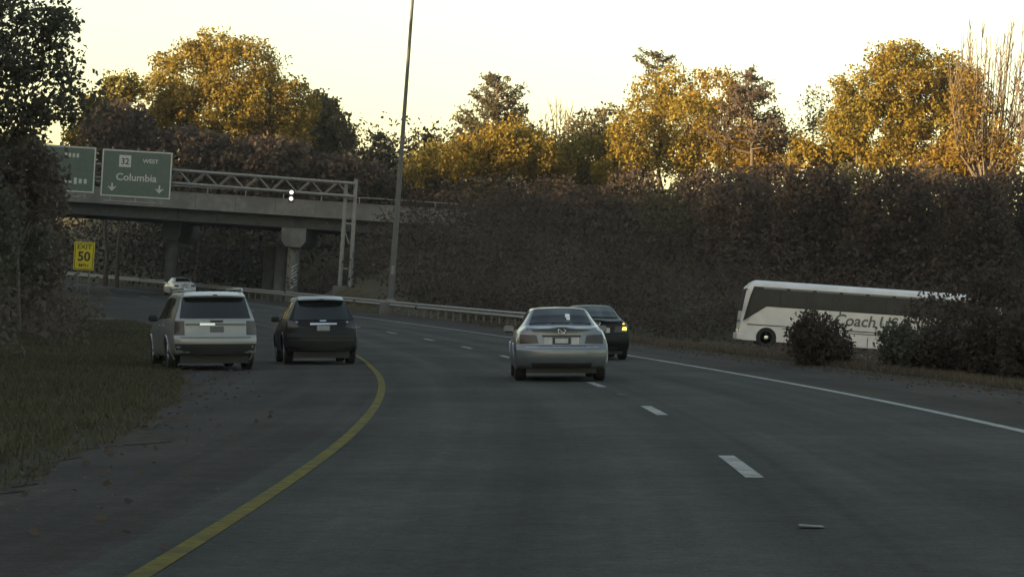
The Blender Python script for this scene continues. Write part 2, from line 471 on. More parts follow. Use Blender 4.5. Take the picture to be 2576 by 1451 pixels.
def conifer(name, label, z, tpx, top_py, bot_py, half_px, m, seed=1, sweep=.6, leaf=.36, flat_top=False, group=None, nb=60, leaves=6):
    """open pine with up-swept branches that carry tufts"""
    rng = np.random.default_rng(seed); k = z / FPX
    x = W(tpx, 600, z).x; base = Vector((x, z, gz(x, z) - .15))
    t = empty(name, base, label=label, cat='tree', group=group)
    tip = W(tpx, top_py, z) - base; lowz = (W(tpx, bot_py, z) - base).z; hw = half_px * k
    mb = MB()
    mb.tube([(0, 0, 0), (tip.x * .4, 0, tip.z * .5), (tip.x, 0, tip.z * .97)], [.22, .15, .04], 8)
    C = []
    for i in range(nb):
        f = rng.uniform(0, 1) ** .8
        h = lowz + (tip.z - lowz) * f
        reach = hw * ((1 - f) ** .7 * .95 + .12 if not flat_top else (.55 + .6 * f) * rng.uniform(.6, 1))
        reach *= rng.uniform(.65, 1.05)
        a = rng.uniform(0, 2 * math.pi)
        p0 = Vector((tip.x * h / tip.z, 0, h - .3)); d = Vector((math.cos(a), math.sin(a), sweep * rng.uniform(.5, 1.3)))
        p1 = p0 + d * reach
        if flat_top: p1.z = min(p1.z, tip.z * rng.uniform(.97, 1.0))
        pm = p0.lerp(p1, .5) + Vector((0, 0, -.1 * reach))
        mb.tube([p0, pm, p1], [.08, .055, .025], 5)
        nn = max(3, int(reach * 4.2))
        for j in range(nn):
            g = .35 + .65 * (j + rng.uniform()) / nn
            q = p0.lerp(pm, g * 2) if g < .5 else pm.lerp(p1, g * 2 - 1)
            C.append(np.array(q)[None] + rng.normal(size=(leaves, 3)) * np.array([.2, .2, .12]))
    mb.build('trunk', BARK, t, True)
    foliage('crown', np.concatenate(C), leaf, m, t, rng, asp=.38)
    return t

def bare_tree(name, label, z, tpx, tips, fork_py, seed=1, lower=None, m=None, r0=.2):
    rng = np.random.default_rng(seed)
    x = W(tpx, 600, z).x; base = Vector((x, z, gz(x, z) - .15))
    t = empty(name, base, label=label, cat='tree')
    fork = W(tpx, fork_py, z) - base
    mb = MB()
    mb.tube([(0, 0, 0), fork * .5, fork], [r0 * 1.25, r0, r0 * .8], 8)
    C = []
    for (px, py) in tips:
        q = W(px, py, z) - base; q.y += rng.uniform(-1.6, 1.6)
        st = fork * rng.uniform(.55, 1.0)
        mid = st.lerp(q, .35) + Vector(((q.x - st.x) * .35, 0, 0))
        path = [st, st.lerp(mid, .5), mid, mid.lerp(q, .5) + Vector(rng.normal(size=3) * .12), q]
        mb.tube(path, [.10, .08, .06, .042, .022], 5)
        for j in range(22):
            g = rng.uniform(.3, .97); i = min(int(g * 4), 3); p = path[i].lerp(path[i + 1], g * 4 - i)
            l = rng.uniform(.7, 2.0) * (1.1 - g * .5)
            e = p + Vector((rng.normal() * .28 * l, rng.normal() * .28 * l, l))
            mb.tube([p, p.lerp(e, .5) + Vector(rng.normal(size=3) * .04), e], [.030, .022, .014], 4, False)
            C.append(np.array(p)[None] + rng.normal(size=(4, 3)) * .35)
    mb.build('trunk', TWIG, t, True)
    if lower:
        P = []
        for (px, py, rx, ry) in lower:
            c = W(px, py, z) - base; k = z / FPX
            P.append(blob_points(c, (rx * k, 1.8, ry * k), int(rx * ry / 45), 14, .6, rng, .1)[1])
        foliage('crown', np.concatenate(P), .26, m or L_ORANGE, t, rng, asp=.5)
    return t

# trees behind the overpass, left to right
tree('broadleaf_tree', 'tall broad golden tree rising behind the overpass and the green sign', 224, 545,
     [(480, 200, 105, 88), (600, 185, 118, 92), (540, 290, 165, 80), (670, 255, 85, 85), (545, 125, 75, 45), (415, 245, 66, 60), (600, 340, 120, 60), (735, 270, 60, 75), (720, 345, 70, 55), (440, 310, 70, 50)], L_GOLD, leaf=.28, per=58, cr=.8, seed=21, dens=1.0, limbs=26)
tree('broadleaf_tree', 'dark olive tree on the right flank of the tall golden tree', 229, 800,
     [(805, 300, 62, 66), (842, 360, 50, 55), (780, 350, 60, 60), (880, 415, 45, 40)], L_DARK, leaf=.44, seed=22, dens=1.0)
tree('broadleaf_tree', 'low golden olive tree between the silhouetted tree and the tall golden tree', 219, 270,
     [(310, 225, 52, 38), (255, 285, 60, 45), (220, 350, 60, 50)], L_OLIVE, leaf=.42, seed=23)
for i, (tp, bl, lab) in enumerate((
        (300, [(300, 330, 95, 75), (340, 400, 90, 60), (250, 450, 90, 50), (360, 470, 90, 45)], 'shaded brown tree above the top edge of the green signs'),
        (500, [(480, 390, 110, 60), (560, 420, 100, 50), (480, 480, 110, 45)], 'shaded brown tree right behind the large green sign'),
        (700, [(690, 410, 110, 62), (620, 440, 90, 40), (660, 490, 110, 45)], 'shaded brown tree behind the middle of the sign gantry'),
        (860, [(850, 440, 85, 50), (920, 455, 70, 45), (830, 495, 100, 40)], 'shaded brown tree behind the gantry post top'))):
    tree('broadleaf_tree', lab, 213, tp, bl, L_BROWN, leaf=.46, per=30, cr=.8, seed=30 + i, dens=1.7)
conifer('pine_tree', 'small ragged pine just left of the tall light mast', 236, 955, 330, 440, 62, L_DARK, seed=41, sweep=.35, nb=46)
conifer('pine_tree', 'small ragged pine just right of the tall light mast', 236, 1085, 332, 440, 62, L_DARK, seed=42, sweep=.35, nb=46)
conifer('pine_tree', 'dark cone-shaped pine with up-swept open branches', 202, 1250, 186, 420, 140, L_DARK, seed=43, sweep=.62, nb=84)
tree('broadleaf_tree', 'golden tree at the foot of the cone-shaped pine', 198, 1240,
     [(1225, 385, 95, 55), (1320, 385, 85, 58), (1165, 415, 65, 45), (1270, 350, 60, 45)], L_GOLD, leaf=.27, seed=44, dens=1.0)
bare_tree('bare_tree', 'thin leafless tree between the cone-shaped pine and the dark round tree', 226, 1400,
          [(1372, 285), (1385, 262), (1400, 250), (1412, 258), (1425, 272), (1440, 262), (1432, 296), (1360, 305)], 420, seed=45, r0=.12)
tree('broadleaf_tree', 'dark round tree with a ragged top beside the thin leafless tree', 220, 1500,
     [(1480, 320, 55, 45), (1530, 310, 52, 42), (1430, 360, 55, 40), (1510, 370, 70, 45)], L_DARK, leaf=.40, seed=46, per=18, dens=.85)
tree('broadleaf_tree', 'golden green tree below the dark round tree', 207, 1470,
     [(1400, 405, 66, 48), (1480, 395, 80, 55), (1560, 375, 62, 60), (1450, 440, 90, 35)], L_OLIVE, leaf=.27, seed=47)
conifer('pine_tree', 'flat-topped open pine standing above the golden trees', 222, 1655, 128, 290, 82, L_DARK, seed=48, sweep=.7, flat_top=True, nb=34, leaves=5)
tree('broadleaf_tree', 'golden tree under the flat-topped pine', 212, 1660,
     [(1635, 260, 66, 62), (1705, 240, 60, 65), (1640, 350, 62, 60), (1700, 380, 70, 60)], L_GOLD, leaf=.27, seed=49)
tree('broadleaf_tree', 'orange golden tree between the flat-topped pine and the dark leaning tree', 209, 1800,
     [(1800, 240, 68, 70), (1840, 320, 85, 70), (1770, 360, 65, 55), (1850, 400, 80, 45)], L_ORANGE, leaf=.27, seed=50)
conifer('pine_tree', 'grey-brown leaning evergreen right of the orange golden tree', 199, 1890, 165, 385, 122, L_BROWN, seed=51, sweep=.4, nb=66)
tree('broadleaf_tree', 'small dark tree in the gap left of the big golden oak', 214, 2045,
     [(2060, 260, 40, 45), (2075, 320, 45, 40), (2030, 330, 38, 35)], L_DARK, leaf=.27, seed=52, dens=.8, per=20)
tree('broadleaf_tree', 'small golden tree at the lower left foot of the big golden oak', 196, 2030,
     [(2030, 385, 45, 38), (2080, 400, 45, 40)], L_GOLD, leaf=.38, seed=53)
tree('broadleaf_tree', 'big dense golden oak beside the leafless pale tree', 192, 2270,
     [(2180, 230, 85, 80), (2280, 210, 105, 90), (2370, 225, 85, 95), (2220, 330, 120, 85), (2340, 340, 105, 80), (2140, 310, 66, 75), (2270, 150, 80, 40), (2420, 250, 60, 90), (2290, 410, 130, 45)], L_GOLD, leaf=.25, per=60, cr=.7, seed=54, dens=1.15, limbs=30)
bare_tree('bare_tree', 'tall pale leafless tree with many upright limbs and orange lower leaves', 186, 2480,
          [(2395 + 6.5 * i, (150, 110, 130, 75, 95, 45, 60, 38, 55, 42, 70, 50, 90, 62, 80)[i % 15] + (i * 37 % 50)) for i in range(34)]
          + [(2380, 190), (2415, 200), (2450, 170), (2520, 130), (2560, 150), (2600, 140)], 455, seed=55,
          lower=[(2430, 250, 45, 100), (2480, 330, 55, 100), (2540, 380, 50, 70), (2420, 360, 40, 70)], m=L_ORANGE, r0=.26)
tree('broadleaf_tree', 'grey half-bare tree behind the trunk of the leafless pale tree', 204, 2570,
     [(2550, 330, 50, 70), (2600, 250, 55, 80), (2580, 420, 60, 50)], L_BROWN, leaf=.34, seed=56, dens=.5, per=16)

for i, (z, tp, bl, m_, lab) in enumerate((
        (203, 1140, [(1060, 425, 55, 40), (1110, 410, 60, 45), (1165, 395, 60, 50)], L_OLIVE, 'olive tree between the right-hand small pine and the cone-shaped pine'),
        (203, 1345, [(1345, 375, 60, 60), (1375, 425, 70, 35)], L_GOLD, 'golden tree at the foot of the thin leafless tree'),
        (201, 1590, [(1580, 345, 50, 60), (1600, 410, 70, 45), (1540, 430, 55, 30)], L_GOLD, 'golden tree left of the trunk of the flat-topped pine'),
        (203, 1745, [(1740, 300, 58, 70), (1740, 400, 80, 50)], L_GOLD, 'yellow tree squeezed between two larger orange golden crowns'),
        (201, 1925, [(1910, 345, 75, 60), (1960, 390, 70, 55), (1900, 420, 75, 35)], L_ORANGE, 'orange golden tree under the grey-brown leaning evergreen'),
        (197, 2120, [(2120, 345, 60, 60), (2150, 410, 75, 45)], L_OLIVE, 'olive golden tree at the left foot of the big golden oak'),
        (188, 2420, [(2410, 400, 75, 50), (2350, 430, 70, 30), (2480, 420, 80, 40)], L_ORANGE, 'orange tree at the foot of the pale leafless tree'))):
    tree('broadleaf_tree', lab, z, tp, bl, m_, leaf=.26, seed=140 + i, dens=1.1)

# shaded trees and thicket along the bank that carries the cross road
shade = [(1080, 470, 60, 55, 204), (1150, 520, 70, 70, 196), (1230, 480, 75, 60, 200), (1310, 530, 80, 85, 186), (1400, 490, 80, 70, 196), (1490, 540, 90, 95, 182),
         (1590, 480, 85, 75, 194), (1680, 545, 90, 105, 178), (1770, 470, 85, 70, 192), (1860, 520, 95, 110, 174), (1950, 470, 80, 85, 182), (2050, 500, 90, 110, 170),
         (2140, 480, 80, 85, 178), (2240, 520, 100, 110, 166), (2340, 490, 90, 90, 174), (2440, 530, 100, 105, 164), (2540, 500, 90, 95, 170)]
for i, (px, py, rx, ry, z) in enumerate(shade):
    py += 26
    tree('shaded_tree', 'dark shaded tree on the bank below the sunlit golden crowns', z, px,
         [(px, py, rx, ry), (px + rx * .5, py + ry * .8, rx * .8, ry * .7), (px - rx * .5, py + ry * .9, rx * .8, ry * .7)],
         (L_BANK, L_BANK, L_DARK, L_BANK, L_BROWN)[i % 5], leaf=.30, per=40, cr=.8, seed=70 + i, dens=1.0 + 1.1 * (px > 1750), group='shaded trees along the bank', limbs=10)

def scatter_brush(name, n, region, m, hmin, hmax, leaf, per, seed, label, cat='undergrowth'):
    rng = np.random.default_rng(seed); P = []
    while len(P) < n:
        x, y = rng.uniform(region[0], region[1]), rng.uniform(region[2], region[3])
        s, d = road_sd(x, y)
        if not region[4](x, y, float(s), float(d)): continue
        h = rng.uniform(hmin, hmax)
        c = np.array([x, y, gz(x, y) + h * .38])
        P.append(c + np.clip(rng.normal(size=(per, 3)), -1.6, 1.6) * np.array([h * .42, h * .42, h * .32]))
    C = np.concatenate(P)
    return foliage(name, C, leaf, m, None, rng, kind='stuff', label=label, cat=cat)
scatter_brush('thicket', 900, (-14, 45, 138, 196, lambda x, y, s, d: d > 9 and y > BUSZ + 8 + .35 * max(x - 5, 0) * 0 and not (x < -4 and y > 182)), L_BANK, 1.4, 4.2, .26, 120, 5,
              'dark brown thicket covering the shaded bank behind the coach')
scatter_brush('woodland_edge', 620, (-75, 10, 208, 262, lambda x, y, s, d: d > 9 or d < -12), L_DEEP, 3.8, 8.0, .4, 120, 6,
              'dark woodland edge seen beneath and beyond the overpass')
scatter_brush('roadside_weeds', 420, (-6, 34, 60, 128, lambda x, y, s, d: 8.2 < d < 30 and y < BUSZ - 4), L_BROWN, .15, .4, .12, 40, 7,
              'low brown weeds on the verge between shoulder and ramp')

# trees and hedge on the left
tree('broadleaf_tree', 'near silhouetted tree with small dark leaves against the sky on the left bank', 76, -60,
     [(70, 30, 95, 90), (120, 190, 75, 80), (40, 130, 110, 110), (40, 290, 105, 70), (150, 80, 50, 60), (200, 255, 55, 60), (120, 300, 70, 45), (-140, 120, 170, 200), (-120, 320, 160, 130)],
     L_GREY, leaf=.19, per=34, cr=.42, seed=90, dens=2.1, limbs=34, tr=.22)
for i, (px, py, rx, ry, z, lab) in enumerate((
        (60, 430, 95, 85, 92, 'dense dark tree under the silhouetted leaves at the left sign'),
        (30, 590, 100, 110, 97, 'dense dark tree left of the yellow advisory sign'),
        (85, 690, 75, 110, 104, 'dark bushy tree at the grass edge below the yellow advisory sign'),
        (-60, 640, 110, 170, 84, 'dark bush on the left bank at the near end of the hedge'),
        (110, 540, 55, 90, 118, 'dark slender tree under the left green sign'))):
    tree('hedgerow_tree', lab, z, px, [(px, py, rx, ry), (px - rx * .3, py + ry * .7, rx, ry * .8), (px + rx * .1, py - ry * .5, rx * .7, ry * .6)], L_GREY if i % 2 else L_BROWN,
         leaf=.24, per=30, cr=.5, seed=95 + i, dens=2.4, limbs=10)
scatter_brush('hedge_undergrowth', 330, (-40, -12, 60, 170, lambda x, y, s, d: -24 < d < -13.2), L_BROWN, .9, 2.6, .24, 60, 8,
              'dark undergrowth along the left edge of the median')
# wood on the left rise: the trees that shade the whole carriageway
scatter_brush('hillside_wood', 900, (-140, -40, -110, 262, lambda x, y, s, d: -92 < d < -38), L_BROWN, 4.5, 7.5, 1.3, 44, 9,
              'wooded crest of the unseen hill left of the highway', 'wood')

# shrubs in front of the coach
def shrub(label, px, pb, w, h, z, seed, m=L_BANK, n=2.4):
    k = z / FPX
    tree('roadside_shrub', label, z, px, [(px, pb - h * .5, w * .48, h * .42), (px - w * .2, pb - h * .62, w * .28, h * .34), (px + w * .2, pb - h * .35, w * .32, h * .3), (px, pb - h * .16, w * .36, h * .16)],
         m, leaf=.11, per=34, cr=.28, seed=seed, dens=15, cat='shrub', limbs=14, tr=.035)
shrub('round dark shrub hiding the middle of the coach', 2064, 925, 140, 130, 61, 110)
shrub('low dark shrub in front of the coach between luggage door and tail', 2290, 935, 150, 110, 60, 111, L_GREY)
shrub('tall dark shrub covering the tail of the coach', 2390, 945, 130, 135, 59, 112)
shrub('large dark bush on the verge beyond the tail of the coach', 2505, 965, 160, 190, 57, 113)
shrub('dark bush at the far right of the verge', 2620, 985, 170, 200, 52, 114)

tree('roadside_sapling', 'thin leafy sapling in front of the windows near the tail of the coach', 63, 2320,
     [(2300, 830, 45, 60), (2340, 770, 40, 45), (2270, 870, 40, 35), (2360, 850, 45, 60)], L_BANK, leaf=.12, per=12, cr=.30, seed=120, dens=6, cat='sapling', limbs=22, tr=.03)
tree('roadside_sapling', 'tall leafy sapling hiding the tail end of the coach roof', 61, 2450,
     [(2440, 770, 55, 60), (2480, 720, 55, 55), (2410, 840, 50, 70), (2530, 800, 70, 110)], L_BANK, leaf=.12, per=16, cr=.32, seed=121, dens=9, cat='sapling', limbs=26, tr=.035)

# grass blades
def grass(name, n, s_rng, d_fun, hgt, m, seed, label):
    rng = np.random.default_rng(seed)
    s = rng.uniform(*s_rng, n) if s_rng[0] > 0 else s_rng[0] + rng.uniform(0, 1, n) * (s_rng[1] - s_rng[0])
    d = d_fun(s, rng.uniform(0, 1, n))
    x, y = road_xy(s, d); z = ground_z(x, y)
    h = hgt * rng.uniform(.5, 1.4, n); a = rng.uniform(0, 2 * np.pi, n); w = .012 + .0002 * s
    dx, dy = np.cos(a) * w, np.sin(a) * w
    lx, ly = rng.normal(size=n) * h * .45, rng.normal(size=n) * h * .45
    V = np.stack([np.stack([x - dx, y - dy, z - .01], -1), np.stack([x + dx, y + dy, z - .01], -1), np.stack([x + lx, y + ly, z + h], -1)], 1).reshape(-1, 3)
    me = quads(name, V, np.arange(3 * n).reshape(n, 3)); me.materials.append(m)
    return link(bpy.data.objects.new(name, me), kind='stuff', label=label, cat='grass')
def litter(name, n, s_rng, d_fun, m, seed, label):
    rng = np.random.default_rng(seed); s_ = rng.uniform(*s_rng, n); d_ = d_fun(s_, rng)
    x, y = road_xy(s_, d_); z = np.maximum(road_z(s_, d_), ground_z(x, y)) + .014
    return foliage(name, np.stack([x, y, z], -1), .075, m, None, rng, flat=.85, kind='stuff', label=label, cat='leaf litter')
litter('leaf_litter', 700, (12, 110), lambda s_, r: left_edge(s_) + .2 + np.abs(r.normal(size=len(s_))) * .7, L_BROWN, 203, 'fallen brown leaves along the left shoulder edge')
litter('leaf_litter', 1600, (20, 120), lambda s_, r: 6.7 - np.abs(r.normal(size=len(s_))) * .6, L_BROWN, 204, 'fallen brown leaves along the right shoulder edge')
G_OLIVE = leaf_mat('olive_grass', [(.052, .047, .027), (.068, .061, .034), (.085, .074, .043)], .2)
G_BROWN = leaf_mat('dry_grass', [(.060, .048, .034), (.085, .066, .045), (.10, .08, .055)], .2)
grass('median_grass', 90000, (14, 130), lambda s, u: left_edge(s) + .45 - 7.0 * u ** 1.15, .10, G_OLIVE, 201, 'short dark olive grass left of the paved shoulder')
grass('verge_grass', 70000, (22, 128), lambda s, u: 6.85 + 11 * u ** 1.4, .16, G_BROWN, 202, 'dry brownish grass right of the shoulder')

# ------------------------------------------------------------------ overpass
CONC = mat('weathered_concrete', (.135, .135, .127), .85, noise=.18, nscale=2.2, bump=.15, dirt=(.088, .088, .083), dscale=.5)
CONC_D = mat('stained_shaded_concrete', (.105, .105, .097), .88, noise=.2, nscale=1.8, dirt=(.07, .07, .066), dscale=.5)
STEEL_D = mat('weathered_girder_steel', (.05, .051, .049), .8, noise=.2, nscale=3)
GALV = mat('galvanised_steel', (.20, .20, .192), .6, metal=.2, noise=.15, nscale=5)
br = empty('overpass_bridge', Vector((-25, 196, 0)), label='grey concrete and girder overpass crossing the highway', cat='bridge')
BI = Matrix.Translation((25, -196, 0))
def byl(x): return 190.0 + .022 * (x + 22)          # front face line
def bbox(mb, x0, x1, yo0, yo1, z0, z1, zs=.0):
    """box along the bridge from x0 to x1, offset yo behind its front face; slight fall to the right"""
    pts = []
    for x in (x0, x1):
        f = byl(x); dz = -.004 * (x + 22)
        pts += [(x + 25, f + yo0 - 196, z0 + dz), (x + 25, f + yo1 - 196, z0 + dz), (x + 25, f + yo1 - 196, z1 + dz), (x + 25, f + yo0 - 196, z1 + dz)]
    return mb.add(pts, [(0, 1, 2, 3), (7, 6, 5, 4), (0, 4, 5, 1), (1, 5, 6, 2), (2, 6, 7, 3), (3, 7, 4, 0)])
bbox(MB(), -78, -3, .35, 12.2, 7.78, 8.12).build('deck', CONC_D, br)
fa = MB(); bbox(fa, -78, -3, 0, .34, 7.95, 8.98); bbox(fa, -78, -3, -.03, .36, 8.985, 9.08)
fa.build('parapet', CONC, br)
for i in range(24):
    bbox(MB(), -76.5 + i * 3.05, -76.46 + i * 3.05, -.004, .01, 7.96, 8.97).build('joint', STEEL_D, br)
bbox(MB(), -78, -3, 12.3, 12.6, 7.95, 9.0).build('parapet', CONC, br)
fl = bbox(MB(), -78, -3, -.10, .30, 7.80, 7.945); fl.build('deck_edge', CONC, br)
for i in range(6):
    g = MB(); y0 = .75 + i * 2.15
    bbox(g, -78, -4.5, y0, y0 + .06, 6.98, 7.77); bbox(g, -78, -4.5, y0 - .17, y0 + .23, 6.90, 6.975)
    g.build('girder', STEEL_D, br)
for x in range(-74, -4, 3):
    bbox(MB(), x, x + .03, .58, .745, 6.99, 7.765).build('stiffener', STEEL_D, br)
for px, zz, big in ((735, 191.5, 1), (428, 195.5, 0)):
    c0 = W(px, 700, zz); gy0 = gz(c0.x, zz)
    cap = MB()
    pr = [(-.75, 6.88), (.75, 6.88), (.75, 5.9), (.45, 5.45), (-.45, 5.45), (-.75, 5.9)]
    n = len(pr); pts = [(c0.x + 25 + u * (1.25 if big else 1), yv - 196, v - .004 * (c0.x + 22)) for yv in (zz - .9, zz + 10.6) for u, v in pr]
    cap.add(pts, [tuple(range(n - 1, -1, -1)), tuple(range(n, 2 * n))] + [(i, (i + 1) % n, n + (i + 1) % n, n + i) for i in range(n)])
    cap.build('pier_cap', CONC if big else CONC_D, br)  # far pier takes the darker concrete to imitate shade under the deck
    for k in range(3):
        y = zz + .3 + k * 4.4; xx = c0.x - (k * 1.35 if big else k * .6)
        zb = min(gz(xx, y), gy0) - .4
        col = MB(); col.tube([(xx + 25, y - 196, zb), (xx + 25, y - 196, 5.55)], .50, 20)
        co = col.build('column', CONC if big else CONC_D, br, True)
        if big and k == 0:
            st = MB()
            for q in range(7):
                z0 = gy0 + 1.1 + q * .26
                P = []
                for a in np.linspace(-.15, .85, 5):
                    P += [(xx + 25 + .512 * math.sin(a), y - 196 - .512 * math.cos(a), z0 + .35 * a), (xx + 25 + .512 * math.sin(a), y - 196 - .512 * math.cos(a), z0 + .35 * a + .10)]
                st.add(P, [(2 * i, 2 * i + 2, 2 * i + 3, 2 * i + 1) for i in range(4)])
            st.build('warning_stripes', mat('pale_stripe_paint', (.42, .42, .39), .7, noise=.2, nscale=8), co)
ab = MB(); bbox(ab, -6.2, -3.2, .4, 12.1, 4.6, 7.775); ab.build('abutment', CONC_D, br)
wg = MB(); bbox(wg, -3.0, 2.5, .05, .33, 6.6, 8.7); wg.build('wing_wall', CONC_D, br)
# slope paving under the end span
sp = []
for u in np.linspace(-15.2, -6.0, 8):
    sp.append([(u + 25, byl(u) + v - 196, max(gz(u, byl(u) + v), .5 + (u + 15.2) * .47) + .06) for v in np.linspace(-1.0, 12, 6)])
grid_mesh('slope_paving', np.array(sp), CONC_D, parent=br, smooth=False)
for i in range(26):   # railing posts along the parapet
    x = -76 + i * 2.9
    bbox(MB(), x, x + .07, .12, .2, 9.085, 9.5).build('railing_post', GALV, br)
bbox(MB(), -78, -3, .13, .19, 9.505, 9.56).build('railing_bar', GALV, br)

# ------------------------------------------------------------------ guardrail
gr = empty('guardrail', rp(140, 7.0), label='long galvanised steel guardrail along the right shoulder', cat='guardrail')
g0 = gr.location.copy()
prof = [(.00, .44), (-.07, .48), (-.07, .53), (.0, .585), (.0, .605), (-.07, .66), (-.07, .71), (.00, .75), (.012, .75), (-.055, .71), (-.055, .66), (.012, .605), (.012, .585), (-.055, .53), (-.055, .48), (.012, .44)]
sr = np.arange(102, 300, 1.9)
P = np.zeros((len(sr), len(prof) + 1, 3))
for i, s in enumerate(sr):
    fl_ = max(0, (108 - s)) * .06
    for j in range(len(prof) + 1):
        dd, zz = prof[j % len(prof)]
        q = rp(s, 6.95 + dd + fl_); P[i, j] = (q.x - g0.x, q.y - g0.y, float(road_z(s, 7.0)) - g0.z + zz + .02)
grid_mesh('rail_beam', P, GALV, parent=gr, smooth=False)
post_me = None
for i, s in enumerate(sr[::1]):
    q = rp(s + .4, 7.10)
    if post_me is None:
        mb = MB().box((0, 0, .22), (.10, .14, 1.1)); o = mb.build('post', mat('weathered_timber', (.14, .12, .10), .9, noise=.3, nscale=9), gr); post_me = o.data
    else:
        o = link(bpy.data.objects.new('post', post_me), parent=gr)
    fl_ = max(0, (108 - s)) * .06
    o.location = Vector((q.x + fl_, q.y, float(road_z(s, 7.0)))) - g0

# ------------------------------------------------------------------ lettering
def text_mesh(name, s, size, m, parent, M, ext=.004, shear=0.0, align='CENTER', sx=1.0, bold=0.0):
    c = bpy.data.curves.new(name, 'FONT'); c.body = s; c.size = size; c.extrude = ext; c.shear = shear; c.align_x = align; c.align_y = 'CENTER'; c.offset = bold; c.resolution_u = 3
    o = bpy.data.objects.new('lettering_source', c); COL.objects.link(o)
    dg = bpy.context.evaluated_depsgraph_get()
    me = bpy.data.meshes.new_from_object(o.evaluated_get(dg))
    bpy.data.objects.remove(o); bpy.data.curves.remove(c)
    me.transform(M @ Matrix.Diagonal((sx, 1, 1, 1)))
    me.name = name; me.materials.clear(); me.materials.append(m)
    return link(bpy.data.objects.new(name, me), parent=parent)
STAND = Matrix(((1, 0, 0, 0), (0, 0, -1, 0), (0, 1, 0, 0), (0, 0, 0, 1)))      # text in the x-z plane, facing -y
def at(x, y, z): return Matrix.Translation((x, y, z)) @ STAND

# ------------------------------------------------------------------ sign gantry and signs
GZ = 165.0
post_b = W(866, 738, GZ)
gant = empty('sign_gantry', Vector((post_b.x, GZ, gz(post_b.x, GZ))), label='grey tubular steel sign gantry spanning the highway before the overpass', cat='gantry')
go = gant.location
def gl(px, py, dy=0.0):
    return W(px, py, GZ) - go + Vector((0, dy, 0))
topz, botz = gl(880, 455).z, gl(870, 492).z
xl = gl(20, 400).x
for side, x in (('r', 0.0), ('l', xl)):
    zb = gz(go.x + x, GZ) - go.z - .3
    for k, dx in enumerate((-.32, .36)):
        MB().tube([(x + dx, 0, zb), (x + dx * .92, 0, topz + (.12 if k else -.05))], [.15, .125], 12).build('post', GALV, gant, True)
    for zz in (.22, .62, .84):
        MB().box((x, 0, zb + (topz - zb) * zz), (.62, .1, .12)).build('tie', GALV, gant)
    MB().tube([(x - .3, 0, zb + (topz - zb) * .58), (x + .3, 0, zb + (topz - zb) * .38)], .05, 6).build('brace', GALV, gant)
    MB().box((x, 0, zb + .1), (1.5, .9, .7), 0, .05).build('footing', CONC, gant)
# chords fall a little towards the right
tl, tr_, bl_, br_ = gl(75, 400), gl(885, 462), gl(75, 440), gl(872, 494)
tl.x = bl_.x = xl; tl.z = tr_.z + .35; bl_.z = br_.z + .35
for dy in (-.45, .45):
    MB().tube([(xl, dy, tl.z), (.3, dy, tr_.z)], .095, 8).build('chord', GALV, gant, True)
    MB().tube([(xl, dy, bl_.z), (.3, dy, br_.z)], .095, 8).build('chord', GALV, gant, True)
    nseg = 26
    for i in range(nseg):
        a, b = i / nseg, (i + 1) / nseg
        za, zb_ = (tl.z, bl_.z) if i % 2 else (bl_.z, tl.z)
        za2, zb2 = (tr_.z, br_.z) if i % 2 else (br_.z, tr_.z)
        p = Vector((xl * (1 - a), dy, za + (za2 - za) * a)); q = Vector((xl * (1 - b), dy, zb_ + (zb2 - zb_) * b))
        MB().tube([p, q], .035, 6).build('lattice_bar', GALV, gant)
for i in range(0, 27, 3):
    f = i / 26
    for z0, z1 in ((tl.z, tr_.z), (bl_.z, br_.z)):
        MB().tube([(xl * (1 - f), -.45, z0 + (z1 - z0) * f), (xl * (1 - f), .45, z0 + (z1 - z0) * f)], .035, 6).build('cross_bar', GALV, gant)

SIGN_G = mat('sign_green', (.062, .098, .082), .5, noise=.1, nscale=3)
SIGN_W = mat('sign_white', (.42, .43, .40), .5, noise=.08, nscale=4)
SIGN_K = mat('sign_black', (.02, .02, .02), .6)
def green_sign(pl, pr_, pt, pb, label, texts):
    c = W((pl + pr_) / 2, (pt + pb) / 2, GZ - .75)
    w = (pr_ - pl) * GZ / FPX; h = (pb - pt) * GZ / FPX
    s = empty('highway_sign', Vector((c.x, GZ - .75, c.z - h / 2)), label=label, cat='road sign', group=None)
    MB().box((0, 0, h / 2), (w, .07, h), 0, .015).build('panel', SIGN_G, s)
    b = MB(); t = .085
    b.box((0, -.045, t / 2 + .03), (w - .06, .02, t)); b.box((0, -.045, h - t / 2 - .03), (w - .06, .02, t))
    b.box((-w / 2 + t / 2 + .03, -.045, h / 2), (t, .02, h - .06 - 2 * t - .002)); b.box((w / 2 - t / 2 - .03, -.045, h / 2), (t, .02, h - .06 - 2 * t - .002))
    b.build('border', SIGN_W, s)
    for k in range(3):
        MB().box((-w * .36 + k * w * .36, .10, h / 2 - .1), (.09, .12, h + .5)).build('bracket', GALV, s)
    for k in range(3):
        MB().box((-w * .34 + k * w * .31, -.35, -.26), (.09, .8, .07)).build('light_arm', GALV, s)
    MB().box((-w * .05, -.72, -.31), (w * .72, .14, .10), 0, .02).build('light_rail', GALV, s)
    return s, w, h
s1, w1, h1 = green_sign(255, 432, 379, 498, 'green highway sign reading Columbia with two white down arrows', None)
text_mesh('lettering', 'Columbia', .66, SIGN_W, s1, at(.0, -.045, h1 * .42), bold=.012, sx=1.05)
text_mesh('lettering', 'WEST', .36, SIGN_W, s1, at(w1 * .19, -.045, h1 * .78), bold=.008, sx=1.1)
shd = MB().box((-w1 * .17, -.05, h1 * .76), (.78, .02, .78), 0, .004).build('route_shield', SIGN_W, s1)
text_mesh('route_number', '32', .58, SIGN_K, shd, at(-w1 * .17, -.066, h1 * .75), bold=.01, sx=.95)
